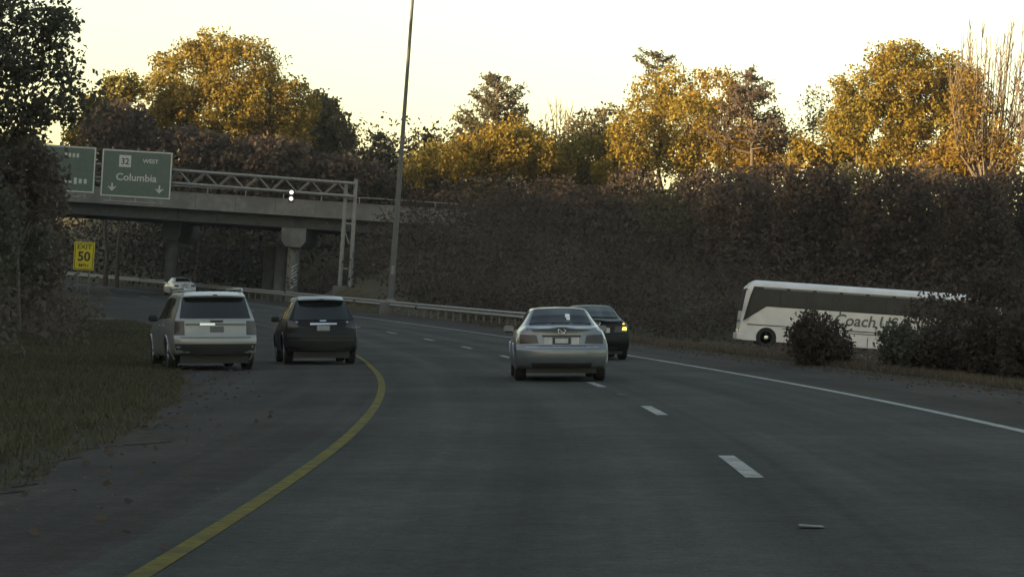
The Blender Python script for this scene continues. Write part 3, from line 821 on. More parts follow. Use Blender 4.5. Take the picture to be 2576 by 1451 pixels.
for k in (-1, 1):
    a = MB(); x = k * w1 * .335; z = h1 * .19
    a.box((x, -.045, z + .16), (.10, .02, .30))
    a.add([(x - .30, -.055, z + .10), (x, -.055, z - .22), (x + .30, -.055, z + .10), (x + .12, -.055, z + .06), (x, -.055, z + .0), (x - .12, -.055, z + .06)], [(0, 1, 4, 5), (1, 2, 3, 4)])
    a.build('down_arrow', SIGN_W, s1)
s2, w2, h2 = green_sign(68, 240, 366, 482, 'green highway sign half hidden by the dark leaves of the near tree', None)
MB().box((-w2 * .27, -.05, h2 * .78), (.75, .02, .6), 0, .004).build('route_shield', SIGN_W, s2)
for k in range(4): MB().box((w2 * .06 + k * .26, -.047, h2 * .80), (.16, .02, .26)).build('lettering', SIGN_W, s2)
for k in range(9): MB().box((-w2 * .22 + k * .33, -.047, h2 * .25), (.19, .02, .30 if k % 3 else .42)).build('lettering', SIGN_W, s2)

# small double lamp on the gantry
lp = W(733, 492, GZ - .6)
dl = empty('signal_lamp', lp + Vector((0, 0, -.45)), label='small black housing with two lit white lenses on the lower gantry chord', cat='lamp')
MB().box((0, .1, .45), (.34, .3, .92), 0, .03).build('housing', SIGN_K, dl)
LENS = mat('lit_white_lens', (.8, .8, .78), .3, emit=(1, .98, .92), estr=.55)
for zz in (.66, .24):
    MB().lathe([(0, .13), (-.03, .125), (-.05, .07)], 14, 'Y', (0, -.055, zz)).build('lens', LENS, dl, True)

# yellow advisory sign
YZ = 131.0
yc = W(211.5, 644, YZ); yw, yh = 51 * YZ / FPX, 70 * YZ / FPX
ys = empty('advisory_sign', Vector((yc.x, YZ, gz(yc.x, YZ))), label='yellow exit speed sign reading 50 on the left verge', cat='road sign')
zl = yc.z - ys.location.z
YEL = mat('sign_yellow', (.62, .47, .012), .45, noise=.08, nscale=3)
MB().box((0, 0, zl), (yw, .04, yh), 0, .012).build('panel', YEL, ys)
b = MB(); t = .028
for zz in (zl - yh / 2 + .06, zl + yh / 2 - .06): b.box((0, -.024, zz), (yw - .1, .01, t))
for xx in (-yw / 2 + .06, yw / 2 - .06): b.box((xx, -.024, zl), (t, .01, yh - .12 - 2 * t))
b.build('border', SIGN_K, ys)
text_mesh('lettering', 'EXIT', .34, SIGN_K, ys, at(0, -.024, zl + yh * .32), sx=1.1, bold=.006)
text_mesh('lettering', '50', .68, SIGN_K, ys, at(0, -.024, zl - yh * .03), bold=.018)
text_mesh('lettering', 'MPH', .24, SIGN_K, ys, at(0, -.024, zl - yh * .34), sx=1.1, bold=.004)
for xx in (-.3, .3):
    MB().box((xx, .06, (zl + yh * .4) / 2 - .2), (.07, .07, zl + yh * .4 + .4)).build('post', mat('weathered_timber'), ys)

# ------------------------------------------------------------------ high light mast
mp_ = W(983, 742, 148.0)
mz = gz(mp_.x, 148.0)
mast = empty('light_mast', Vector((mp_.x, 148.0, mz)), label='tall tapering grey light mast behind the guardrail', cat='light mast')
tpm = W(1041, -40, 148.0) - mast.location
MB().tube([(0, 0, .45), tpm * .33 + Vector((0, 0, .2)), tpm * .66, tpm], [.20, .155, .115, .085], 14).build('pole', mat('dull_mast_steel', (.085, .085, .082), .7, noise=.15, nscale=4), mast, True)
MB().lathe([(-.5, .62), (.38, .62), (.46, .5)], 20, 'Z').build('footing', CONC, mast, True)
MB().lathe([(.44, .36), (.50, .36), (.52, .24), (.62, .225)], 16, 'Z').build('base_plate', GALV, mast, True)
for k in range(6):
    a = k * math.pi / 3
    MB().tube([(.29 * math.cos(a), .29 * math.sin(a), .46), (.29 * math.cos(a), .29 * math.sin(a), .58)], .025, 6).build('anchor_bolt', GALV, mast)
MB().box((tpm.x * .12 + .0, -.21, tpm.z * .12), (.18, .06, .5)).build('access_door', GALV, mast)

# ------------------------------------------------------------------ vehicles
PAINT_SILVER = mat('silver_paint', (.15, .17, .19), .36, metal=.4, noise=.03, nscale=3, coat=.6)
PAINT_PALE = mat('pale_silver_paint', (.26, .265, .26), .38, metal=.25, noise=.04, nscale=3, coat=.6)
PAINT_BLACK = mat('black_paint', (.010, .010, .0105), .4, noise=.1, nscale=3, coat=.04, spec=.2)
PAINT_WHITE = mat('white_paint', (.62, .62, .60), .35, noise=.05, nscale=2, coat=.5)
GLASS = mat('dark_tinted_glass', (.012, .015, .015), .07, spec=.6)
GLASS_G = mat('grey_green_glass', (.035, .045, .038), .12, spec=.7)
TYRE = mat('tyre_rubber', (.018, .018, .018), .9, noise=.2, nscale=20)
RIM = mat('alloy_rim', (.32, .32, .32), .35, metal=.8)
TRIM = mat('black_trim', (.015, .015, .016), .6)
CHROME = mat('chrome', (.72, .72, .70), .12, metal=1.0)
LAMP_R = mat('red_tail_lamp', (.085, .018, .016), .15, coat=.8)
LAMP_D = mat('smoked_tail_lamp', (.022, .014, .014), .3, coat=.2)
PLATE = mat('number_plate', (.42, .43, .43), .5, noise=.1, nscale=12)
AMBER = mat('lit_amber_indicator', (.8, .5, .1), .3, emit=(1.0, .62, .10), estr=.8)
WHITE_D = mat('white_patch', (.75, .75, .72), .5)

class Car:
    """body shell lofted through cross-sections; y runs from the tail (0) to the nose (L)"""
    def __init__(s, L, table, rear, front, corner=(.16, 3.2)):
        s.L, s.rear, s.corner, s.front = L, np.array(rear), corner, front
        T = np.array(table, float); s.T = T
        ys = np.unique(np.concatenate([np.linspace(0, L, 70), T[:, 0]]))
        s.ys = ys
        s.sec = np.array([s.section(y) for y in ys])
        e = s.sec[0]; i = np.argsort(e[:, 1])
        s.wz = (e[:, 1], e[:, 0])
    def par(s, y):
        T = s.T
        return [np.interp(y, T[:, 0], T[:, k]) for k in range(1, T.shape[1])]
    def section(s, y):
        zb, wm, zs, ws, zr, wr = s.par(y)
        hb = zs - zb
        ed = min(.05, .22 * max(zr - zs, .02))
        P = np.array([(0, zb), (wm * .86, zb), (wm * .965, zb + .10 * hb), (wm, zb + .42 * hb), (wm * .992, zb + .74 * hb), (ws, zs), (ws + (wr - ws) * .5, zs + (zr - ed - zs) * .52), (wr, zr - ed), (wr * .72, zr - ed * .3), (0, zr)])
        out = []
        n = len(P)
        for i in range(n - 1):
            p0, p1, p2, p3 = P[max(i - 1, 0)], P[i], P[i + 1], P[min(i + 2, n - 1)]
            for t in np.linspace(0, 1, 6)[:-1]:
                a = .5 * ((2 * p1) + (p2 - p0) * t + (2 * p0 - 5 * p1 + 4 * p2 - p3) * t * t + (3 * p1 - p0 - 3 * p2 + p3) * t ** 3)
                b = p1 + (p2 - p1) * t
                out.append(.55 * a + .45 * b)
        out.append(P[-1])
        return np.array(out)
    def width_at(s, z):
        e = s.sec[0]; k = e[:, 1]; j = int(np.argmax(e[:, 0]))
        lo = np.interp(z, k[5:j + 1], e[5:j + 1, 0]) if z < k[j] else None
        return float(lo if lo is not None else np.interp(z, k[j:], e[j:, 0]))
    def ro(s, x, z):
        w = max(s.width_at(z), .2)
        return float(np.interp(z, s.rear[:, 0], s.rear[:, 1])) + s.corner[0] * min(abs(x) / w, 1.05) ** s.corner[1]
    def disp(s, x, y, z):
        f = max(0, 1 - y / 1.4); g = max(0, 1 - (s.L - y) / 1.0)
        return y + s.ro(x, z) * f - s.front * g * (min(abs(x) / .9, 1)) ** 2.5
    def shell(s, arches, ra, skip=None):
        n = s.sec.shape[1]; V = []; F = []
        for i, y in enumerate(s.ys):
            h = s.sec[i]
            loop = [(-x, z) for x, z in h] + [(x, z) for x, z in h[::-1][1:-1]]
            for x, z in loop: V.append((x, s.disp(x, y, z), z))
        m = 2 * n - 2
        for i in range(len(s.ys) - 1):
            for j in range(m):
                q = (i * m + j, i * m + (j + 1) % m, (i + 1) * m + (j + 1) % m, (i + 1) * m + j)
                c = np.mean([V[k] for k in q], axis=0)
                if abs(c[0]) > .6 and any((c[1] - a) ** 2 + (c[2] - .34) ** 2 < ra * ra for a in arches): continue
                F.append(q)
        # tail and nose caps in rings
        for end, yy in ((0, 0.0), (len(s.ys) - 1, s.L)):
            ring = [end * m + j for j in range(m)]
            loop = [(V[k][0], V[k][2]) for k in ring]; cz = .5 * (min(q[1] for q in loop) + max(q[1] for q in loop))
            prev = ring
            for sc_ in (.93, .84, .72, .58, .42, .25, .1):
                new = []
                for x, z in loop:
                    x2, z2 = x * sc_, cz + (z - cz) * sc_
                    V.append((x2, s.disp(x2, yy, z2), z2)); new.append(len(V) - 1)
                for j in range(m):
                    q = (prev[j], prev[(j + 1) % m], new[(j + 1) % m], new[j])
                    F.append(q[::-1] if end == 0 else q)
                prev = new
            F.append(tuple(prev[::-1]) if end == 0 else tuple(prev))
        mb = MB(); mb.v = V; mb.f = F
        return mb
    # conforming patches
    def grid(s, cor, fn, nx=8, nz=6, out=.006, thick=.03, nrm=(0, -1, 0)):
        (a, b, c, d) = [np.array(q, float) for q in cor]
        G = np.zeros((nz, nx, 3)); H = np.zeros((nz, nx, 3)); nrm = np.array(nrm, float)
        for i in range(nz):
            for j in range(nx):
                u, v = j / (nx - 1), i / (nz - 1)
                p = (a * (1 - u) + b * u) * (1 - v) + (d * (1 - u) + c * u) * v
                q = np.array(fn(*p)); G[i, j] = q + nrm * out; H[i, j] = q - nrm * thick
        mb = MB(); V = list(map(tuple, G.reshape(-1, 3))) + list(map(tuple, H.reshape(-1, 3)))
        F = []; k = nx * nz
        for i in range(nz - 1):
            for j in range(nx - 1):
                F.append((i * nx + j, i * nx + j + 1, (i + 1) * nx + j + 1, (i + 1) * nx + j))
        edge = [j for j in range(nx)] + [i * nx + nx - 1 for i in range(1, nz)] + [(nz - 1) * nx + j for j in range(nx - 2, -1, -1)] + [i * nx for i in range(nz - 2, 0, -1)]
        for i in range(len(edge)):
            p, q = edge[i], edge[(i + 1) % len(edge)]
            F.append((q, p, p + k, q + k))
        mb.v = V; mb.f = F
        return mb
    def on_rear(s, x, z): return (x, s.ro(x, z), z)
    def on_top(s, x, y):
        h = np.array(s.section(y)); j = int(np.argmax(h[:, 0])); hx, hz = h[j:, 0][::-1], h[j:, 1][::-1]
        z = float(np.interp(abs(x), hx, hz)); return (x, s.disp(x, y, z), z)
    def on_side(s, sg):
        def f(y, z):
            h = np.array(s.section(y)); j = int(np.argmax(h[:, 0]))
            x = float(np.interp(z, h[j:, 1], h[j:, 0])) if z > h[j, 1] else float(np.interp(z, h[5:j + 1, 1], h[5:j + 1, 0]))
            return (sg * x, s.disp(x, y, z), z)
        return f

def place(s, d, yaw=0.0):
    """matrix on the banked road at distance s and offset d"""
    p = rp(s, d)
    fwd = (rp(s + 2, d) - rp(s - 2, d)).normalized(); right = (rp(s, d + 1) - rp(s, d - 1)).normalized()
    up = right.cross(fwd).normalized(); right = fwd.cross(up).normalized()
    M = Matrix((right, fwd, up)).transposed().to_4x4(); M.translation = p
    return M @ Matrix.Rotation(yaw, 4, 'Z')

def put_on_ground(M, dy=1.5):
    return M

def wheels(root, xs, ys_, r, wd):
    for y in ys_:
        for sg in (-1, 1):
            x = sg * xs
            o = MB().lathe([(-wd / 2 + .02, r * .66), (-wd / 2, r * .72), (-wd / 2, r * .9), (-wd / 2 + .03, r * .985), (0, r), (wd / 2 - .03, r * .985), (wd / 2, r * .9), (wd / 2, r * .72), (wd / 2 - .02, r * .66)], 28, 'X', (x - sg * wd / 2, y, r)).build('wheel', TYRE, root, True)
            xo = x
            rm = MB().lathe([(sg * .0, r * .67), (-sg * .015, r * .60), (-sg * .045, r * .55), (-sg * .04, r * .2), (-sg * .01, r * .15), (0, .03)], 24, 'X', (xo - sg * .02, y, r))
            for k in range(5):
                a = k * 2 * math.pi / 5
                rm.tube([(xo - sg * .035, y + r * .12 * math.cos(a), r + r * .12 * math.sin(a)), (xo - sg * .03, y + r * .6 * math.cos(a), r + r * .6 * math.sin(a))], [.04, .028], 6)
            rm.build('rim', RIM, o, True)

def finish(c, root, paint, arches, ra, xs, r, hw):
    body = c.shell(arches, ra).build('body', paint, root, True)
    # arch lips and inner wells
    for a in arches:
        for sg in (-1, 1):
            pts = []
            for q in np.linspace(-.25, math.pi + .25, 17):
                y, z = a + (ra + .01) * math.cos(q), .34 + (ra + .01) * math.sin(q)
                if z < .2: continue
                x = c.on_side(sg)(min(max(y, .05), c.L - .05), z)[0]
                pts.append((x, y, z))
            MB().tube(pts, .024, 6).build('arch_lip', paint, root, True)
            MB().lathe([(-.02, ra - .04), (.02, ra - .04)], 20, 'X', (sg * (hw - .36), a, ra + .10)).build('wheel_well', TRIM, root)
    MB().box((0, c.L / 2, .29), (hw * 2 - .46, c.L - .5, .26)).build('underbody', TRIM, root)  # underbody, set low and dark to stand in for shadow beneath the bumper
    wheels(root, xs, arches, r, .22)
    return body

def mirrors(root, x, y, z, paint):
    for sg in (-1, 1):
        m = MB(); m.box((sg * (x + .10), y, z), (.20, .13, .15), 0, .035); m.box((sg * (x - .03), y + .02, z - .05), (.12, .05, .05))
        m.build('mirror', paint, root, True)

# --- silver sedan
SED_T = [  # y, zb, wm, zs, ws, zr, wr
    (0.0, .27, .86, .92, .78, 1.04, .66), (.12, .25, .875, .94, .80, 1.065, .68), (.50, .22, .90, .955, .83, 1.075, .69), (.62, .22, .90, .96, .835, 1.09, .67), (.95, .21, .90, .96, .835, 1.26, .585),
    (1.35, .20, .90, .96, .83, 1.405, .535), (1.9, .20, .90, .955, .83, 1.43, .55), (2.6, .20, .90, .94, .83, 1.41, .55), (3.0, .20, .90, .93, .82, 1.25, .60), (3.45, .20, .90, .915, .80, .97, .68),
    (4.1, .22, .89, .83, .76, .87, .62), (4.45, .25, .86, .70, .72, .74, .58), (4.6, .30, .80, .60, .68, .64, .54)]
SED_REAR = [(.20, .14), (.32, .06), (.45, .0), (.60, .0), (.655, .02), (.68, .055), (.85, .075), (.96, .085), (1.02, .055), (1.06, .04), (1.2, .1)]
def sedan(name, label, M, paint, scale_h=1.0, group=None, lamp=LAMP_D, glass=GLASS, detail=True, indicator=False, cat='car'):
    T = [(y, zb, wm, zs * (1 + (scale_h - 1) * .8), ws, zr * scale_h, wr) for (y, zb, wm, zs, ws, zr, wr) in SED_T]
    k = 1 + (scale_h - 1) * .8
    c = Car(4.6, T, [(z * (k if z > .6 else 1), v) for z, v in SED_REAR], .28, (.15, 3.4))
    root = empty(name, M, label=label, cat=cat, group=group)
    finish(c, root, paint, (.98, 3.75), .365, .875, .335, .9)
    up = (0, -.5, .86)
    c.grid([(-.60, .66), (.60, .66), (.485, 1.30), (-.485, 1.30)], c.on_top, 22, 16, .016, .03, up).build('rear_window', glass, root, True)
    c.grid([(-.50, 2.72), (.50, 2.72), (.62, 3.38), (-.62, 3.38)], c.on_top, 12, 8, .007, .02, (0, .5, .86)).build('windscreen', glass, root, True)
    for sg in (-1, 1):
        f = c.on_side(sg)
        for q in ([(1.02, .995 * k), (2.0, .985 * k), (1.95, 1.33 * scale_h), (1.42, 1.32 * scale_h)], [(2.08, .985 * k), (3.22, .965 * k), (2.72, 1.28 * scale_h), (2.05, 1.33 * scale_h)]):
            c.grid(q, f, 8, 5, .006, .02, (sg, 0, .25)).build('side_window', glass, root, True)
        for yy in (1.35, 2.35):
            p = f(yy, .84 * k); MB().box((p[0] + sg * .012, p[1], p[2]), (.03, .18, .03), 0, .008).build('door_handle', paint, root)
        c.grid([(sg * .44, .73 * k), (sg * .80, .72 * k), (sg * .79, .90 * k), (sg * .48, .885 * k)], c.on_rear, 10, 5, .008, .03).build('tail_lamp', lamp, root, True)
        c.grid([(sg * .46, c.L - .02), (sg * .70, c.L - .22), (sg * .66, c.L - .30), (sg * .46, c.L - .12)], c.on_top, 5, 4, .006, .02, (0, .4, .9)).build('headlamp', CHROME, root, True)
    c.grid([(-.56, .27), (.56, .27), (.58, .355), (-.58, .355)], c.on_rear, 10, 3, .012, .03).build('diffuser', TRIM, root, True)
    # number plate recess, plate, lip and emblem
    c.grid([(-.36, .70 * k), (.36, .70 * k), (.38, .855 * k), (-.38, .855 * k)], c.on_rear, 6, 3, .004, .02).build('plate_recess', paint, root, True)
    c.grid([(-.37, .856 * k), (.37, .856 * k), (.37, .885 * k), (-.37, .885 * k)], c.on_rear, 6, 2, .022, .02).build('garnish', TRIM, root, True)
    p = c.grid([(-.17, .715 * k), (.17, .715 * k), (.17, .845 * k), (-.17, .845 * k)], c.on_rear, 4, 3, .014, .02).build('number_plate', TRIM, root)
    c.grid([(-.125, .735 * k), (.125, .735 * k), (.125, .825 * k), (-.125, .825 * k)], c.on_rear, 4, 3, .018, .01).build('plate_face', PLATE, p)
    for sg in (-1, 1):
        c.grid([(sg * .19, .715 * k), (sg * .33, .715 * k), (sg * .33, .84 * k), (sg * .19, .84 * k)], c.on_rear, 4, 3, .009, .01).build('reverse_panel', PLATE, root)
    em = MB(); q = c.on_rear(0, .955 * k)
    em.tube([(q[0] + .07 * math.cos(a), q[1] - .012, q[2] + .052 * math.sin(a)) for a in np.linspace(0, 2 * math.pi, 17)], .011, 6)
    em.tube([(q[0] - .02, q[1] - .012, q[2] + .03), (q[0], q[1] - .012, q[2] - .02), (q[0] + .04, q[1] - .012, q[2] - .02)], .009, 5)
    em.build('emblem', CHROME, root, True)
    c.grid([(-.70, .645), (.70, .645), (.70, .662), (-.70, .662)], c.on_rear, 12, 2, .012, .03).build('bumper_seam', CHROME if paint is PAINT_SILVER else TRIM, root, True)
    # boot and bumper shut lines
    c.grid([(-.72, .668), (.72, .668), (.72, .682), (-.72, .682)], c.on_rear, 12, 2, .0025, .03).build('boot_gap', TRIM, root, True)
    mirrors(root, .84, 3.02, .98 * k, paint)
    if detail:
        d = MB(); zz = c.on_top(.17, .84)
        dc = c.grid([(.13, .76), (.19, .76), (.20, .84), (.12, .84)], c.on_top, 3, 3, .024, .004, up)
        d2 = c.grid([(.10, .86), (.20, .86), (.19, .99), (.11, .99)], c.on_top, 3, 3, .024, .004, up)
        dc.add(d2.v, d2.f); dc.build('window_white_patch', WHITE_D, root)  # small white patch laid on the rear glass
    if indicator:
        c.grid([(.66, .78 * k), (.79, .775 * k), (.785, .865 * k), (.68, .86 * k)], c.on_rear, 5, 4, .016, .03).build('indicator_lamp', AMBER, root, True)
        c.grid([(.68, .93 * k), (.74, .93 * k), (.73, .96 * k), (.69, .96 * k)], c.on_rear, 3, 2, .014, .03).build('indicator_lamp', AMBER, root, True)
    return root, c

# --- sport-utility vehicles
def suv(name, label, M, paint, H, Wd, L, kind, group=None):
    h = H / 1.78; w = Wd / 2
    if kind == 'boxy':
        wr0, wr1, top = .70, .70, 1.75
        rear = [(.25, .12), (.38, .05), (.52, .0), (.72, .0), (.78, .03), (.86, .05), (1.10, .075), (1.16, .09), (1.62, .33), (1.78, .36)]
    else:
        wr0, wr1, top = .58, .60, 1.735
        rear = [(.25, .14), (.38, .06), (.55, .0), (.74, .0), (.80, .03), (1.0, .06), (1.14, .12), (1.20, .15), (1.60, .46), (1.78, .52)]
    s = lambda z: z * h
    T = [(0.0, s(.36), w * .93, s(1.13), w * .895, s(top), wr0), (.3, s(.33), w * .98, s(1.135), w * .92, s(top + .02), wr0 + .01), (1.0, s(.30), w, s(1.13), w * .935, s(1.775), wr1 + .01),
         (2.2, s(.28), w, s(1.11), w * .935, s(1.775), wr1), (2.9 * L / 4.9, s(.28), w, s(1.09), w * .93, s(1.72), wr1 - .02), (3.75 * L / 4.9, s(.28), w, s(1.07), w * .92, s(1.15), w * .74),
         (4.5 * L / 4.9, s(.30), w * .98, s(.98), w * .88, s(1.05), w * .70), (L - .1, s(.33), w * .93, s(.80), w * .82, s(.86), w * .64), (L, s(.40), w * .88, s(.70), w * .78, s(.76), w * .6)]
    c = Car(L, T, [(s(a), b) for a, b in rear], .30, (.13 if kind == 'boxy' else .18, 4.0 if kind == 'boxy' else 3.0))
    root = empty(name, M, label=label, cat='car', group=group)
    ar = (1.05 * L / 4.9, 3.9 * L / 4.9); r = .365
    finish(c, root, paint, ar, .42, w - .03, r, w)
    zt = s(1.635); wt = wr0 + .01; wb = w * .80 if kind == 'boxy' else w * .76
    c.grid([(-wb, s(1.17)), (wb, s(1.17)), (wt, zt), (-wt, zt)], c.on_rear, 14, 10, .008, .03).build('rear_window', GLASS, root, True)
    # roof spoiler, sky reflection put into its pale colour, with high brake lamp
    SPM = mat('sky_sheen_spoiler', (.62, .62, .60), .3, metal=.2, coat=.6) if kind == 'boxy' else mat('sky_sheen_spoiler_dark', (.30, .30, .30), .18, metal=.7)
    sv = []; nx = 13
    for zz_, o_ in ((1.662, .15), (1.690, .175), (1.735, .08), (1.775, -.12)):
        for q in np.linspace(-1, 1, nx):
            x_ = q * (wt - .01 - .03 * (zz_ > 1.7)); sv.append((x_, c.ro(x_, s(1.66)) - o_, s(zz_) - .02 * q * q))
    sm = MB().add(sv, [(r_ * nx + i_, r_ * nx + i_ + 1, (r_ + 1) * nx + i_ + 1, (r_ + 1) * nx + i_) for r_ in range(3) for i_ in range(nx - 1)])
    sm.add([(p_[0], p_[1] + .2, p_[2] + .005) for p_ in sv[:nx]] + sv[:nx], [(i_, i_ + 1, nx + i_ + 1, nx + i_) for i_ in range(nx - 1)])
    sm.build('spoiler', SPM, root, True)
    c.grid([(-.05, s(1.685)), (.05, s(1.685)), (.05, s(1.71)), (-.05, s(1.71))], c.on_rear, 3, 2, .185, .02).build('brake_lamp', LAMP_R, root)
    for sg in (-1, 1):
        f = c.on_side(sg)
        y1, y2, y3 = .62, 1.45 * L / 4.9, 2.35 * L / 4.9
        for q in ([(y1, s(1.17)), (y2 - .05, s(1.165)), (y2 - .05, s(1.62)), (y1 + .12, s(1.60))], [(y2 + .03, s(1.16)), (y3 - .04, s(1.15)), (y3 - .04, s(1.63)), (y2 + .03, s(1.63))], [(y3 + .04, s(1.15)), (3.45 * L / 4.9, s(1.12)), (2.85 * L / 4.9, s(1.58)), (y3 + .04, s(1.63))]):
            c.grid(q, f, 8, 5, .006, .02, (sg, 0, .25)).build('side_window', GLASS, root, True)
        if kind == 'boxy':
            c.grid([(sg * w * .70, s(.80)), (sg * w * .93, s(.80)), (sg * w * .90, s(1.115)), (sg * w * .70, s(1.115))], c.on_rear, 6, 7, .010, .03).build('tail_lamp', LAMP_D, root, True)
            MB().tube([(sg * (wr1 - .06), .35, s(1.77)), (sg * (wr1 - .05), .5, s(1.835)), (sg * (wr1 - .05), 2.6, s(1.835)), (sg * (wr1 - .07), 2.8, s(1.76))], .022, 8).build('roof_rail', paint, root, True)
        else:
            c.grid([(sg * w * .62, s(.98)), (sg * w * .93, s(.92)), (sg * w * .90, s(1.16)), (sg * w * .72, s(1.12))], c.on_rear, 7, 6, .010, .03).build('tail_lamp', LAMP_D, root, True)
            c.grid([(sg * w * .64, s(1.09)), (sg * w * .70, s(1.09)), (sg * w * .71, s(1.125)), (sg * w * .66, s(1.12))], c.on_rear, 3, 2, .016, .02).build('reverse_lamp', PLATE, root)
        for yy in (1.65 * L / 4.9, 2.55 * L / 4.9):
            p = f(yy, s(1.0)); MB().box((p[0] + sg * .015, p[1], p[2]), (.035, .2, .035), 0, .01).build('door_handle', paint, root)
        for yy in (1.42 * L / 4.9, 2.36 * L / 4.9):
            c.grid([(yy, s(.52)), (yy + .012, s(.52)), (yy + .012, s(1.12)), (yy, s(1.12))], f, 2, 6, .0025, .01, (sg, 0, 0)).build('door_gap', TRIM, root)
        c.grid([(sg * w * .55, L - .06), (sg * w * .8, L - .3), (sg * w * .74, L - .42), (sg * w * .5, L - .16)], c.on_top, 5, 4, .006, .02, (0, .4, .9)).build('headlamp', CHROME, root, True)
    c.grid([(-wr1 + .06, 3.0 * L / 4.9), (wr1 - .06, 3.0 * L / 4.9), (w * .70, 3.68 * L / 4.9), (-w * .70, 3.68 * L / 4.9)], c.on_top, 10, 6, .007, .02, (0, .5, .86)).build('windscreen', GLASS, root, True)
    # tailgate details
    hz = s(1.035) if kind == 'boxy' else s(1.06)
    if kind == 'boxy':
        c.grid([(-w * .68, hz - .022), (w * .68, hz - .022), (w * .68, hz + .022), (-w * .68, hz + .022)], c.on_rear, 10, 2, .012, .03).build('tailgate_trim', mat('grey_trim', (.10, .10, .10), .4), root, True)
        c.grid([(-.36, hz - .02), (-.02, hz - .02), (-.02, hz + .03), (-.36, hz + .03)], c.on_rear, 5, 2, .026, .03).build('chrome_bar', CHROME, root, True)
        em = c.grid([(-.12, s(1.085)), (.16, s(1.085)), (.16, s(1.13)), (-.12, s(1.13))], c.on_rear, 6, 2, .02, .02); em.build('emblem', TRIM, root, True)
    else:
        c.grid([(-.30, hz - .028), (.36, hz - .018), (.36, hz + .022), (-.30, hz + .022)], c.on_rear, 6, 2, .026, .03).build('chrome_bar', CHROME, root, True)
        c.grid([(-.06, s(1.125)), (.10, s(1.125)), (.10, s(1.155)), (-.06, s(1.155))], c.on_rear, 4, 2, .02, .02).build('emblem', CHROME, root, True)
    zp = s(.93) if kind == 'boxy' else s(.955)
    c.grid([(-.24, zp - .10), (.30, zp - .10), (.30, zp + .07), (-.24, zp + .07)], c.on_rear, 4, 3, .003, .02).build('plate_recess', paint, root)
    c.grid([(-.13, zp - .07), (.18, zp - .07), (.18, zp + .06), (-.13, zp + .06)], c.on_rear, 4, 3, .012, .02).build('number_plate', mat('dull_number_plate', (.10, .10, .10), .6, noise=.2, nscale=14) if kind == 'boxy' else mat('grey_number_plate', (.22, .22, .22), .6, noise=.2, nscale=14), root)
    c.grid([(-w * .88, s(.615)), (w * .88, s(.615)), (w * .88, s(.655)), (-w * .88, s(.655))], c.on_rear, 12, 2, .018, .04).build('bumper_step', paint if kind == 'boxy' else TRIM, root, True)
    c.grid([(-w * .86, s(.36)), (w * .86, s(.36)), (w * .92, s(.60)), (-w * .92, s(.60))], c.on_rear, 12, 3, .010, .04).build('lower_bumper', TRIM, root, True)
    c.grid([(-w * .80, s(.735)), (w * .80, s(.735)), (w * .80, s(.75)), (-w * .80, s(.75))], c.on_rear, 12, 2, .004, .04).build('tailgate_gap', TRIM, root, True)
    mirrors(root, w * .93, 3.25 * L / 4.9, s(1.16), TRIM)
    return root, c

def on_px(px, z):
    """road position under a picture column at a known distance"""
    x = (px - CXP) * z / FPX + .077
    s, d = road_sd(np.array([x]), np.array([z])); return float(s[0]), float(d[0])
def car_matrix(px, z, yaw_deg):
    """tail centre at picture column px; yaw against the picture axis, left positive"""
    s, d = on_px(px, z)
    M = place(s, d)
    f = M.col[1].xyz; cur = math.degrees(math.atan2(-f.x, f.y))
    return M @ Matrix.Rotation(math.radians(yaw_deg - cur), 4, 'Z')

suv('parked_suv', 'pale silver boxy suv with roof rails beside the black crossover', car_matrix(545, 55.8, 15.0), PAINT_PALE, 1.78, 2.0, 4.9, 'boxy')
suv('crossover', 'black rounded crossover with chrome tailgate bar beside the yellow line', car_matrix(812, 61.3, 9.5), PAINT_BLACK, 1.69, 1.84, 4.5, 'round')
sedan('sedan', 'silver sedan with round boot emblem straddling the lane dashes', car_matrix(1413, 47.3, 1.4), PAINT_SILVER)
sedan('car', 'black car with lit amber indicator behind the silver sedan', car_matrix(1503, 66.0, 4.2), PAINT_BLACK, 1.025, glass=GLASS_G, detail=False, indicator=True)
sedan('car', 'distant white sedan entering the shade of the overpass', car_matrix(462, 190.0, 19.0), PAINT_WHITE, 1.0, detail=False)

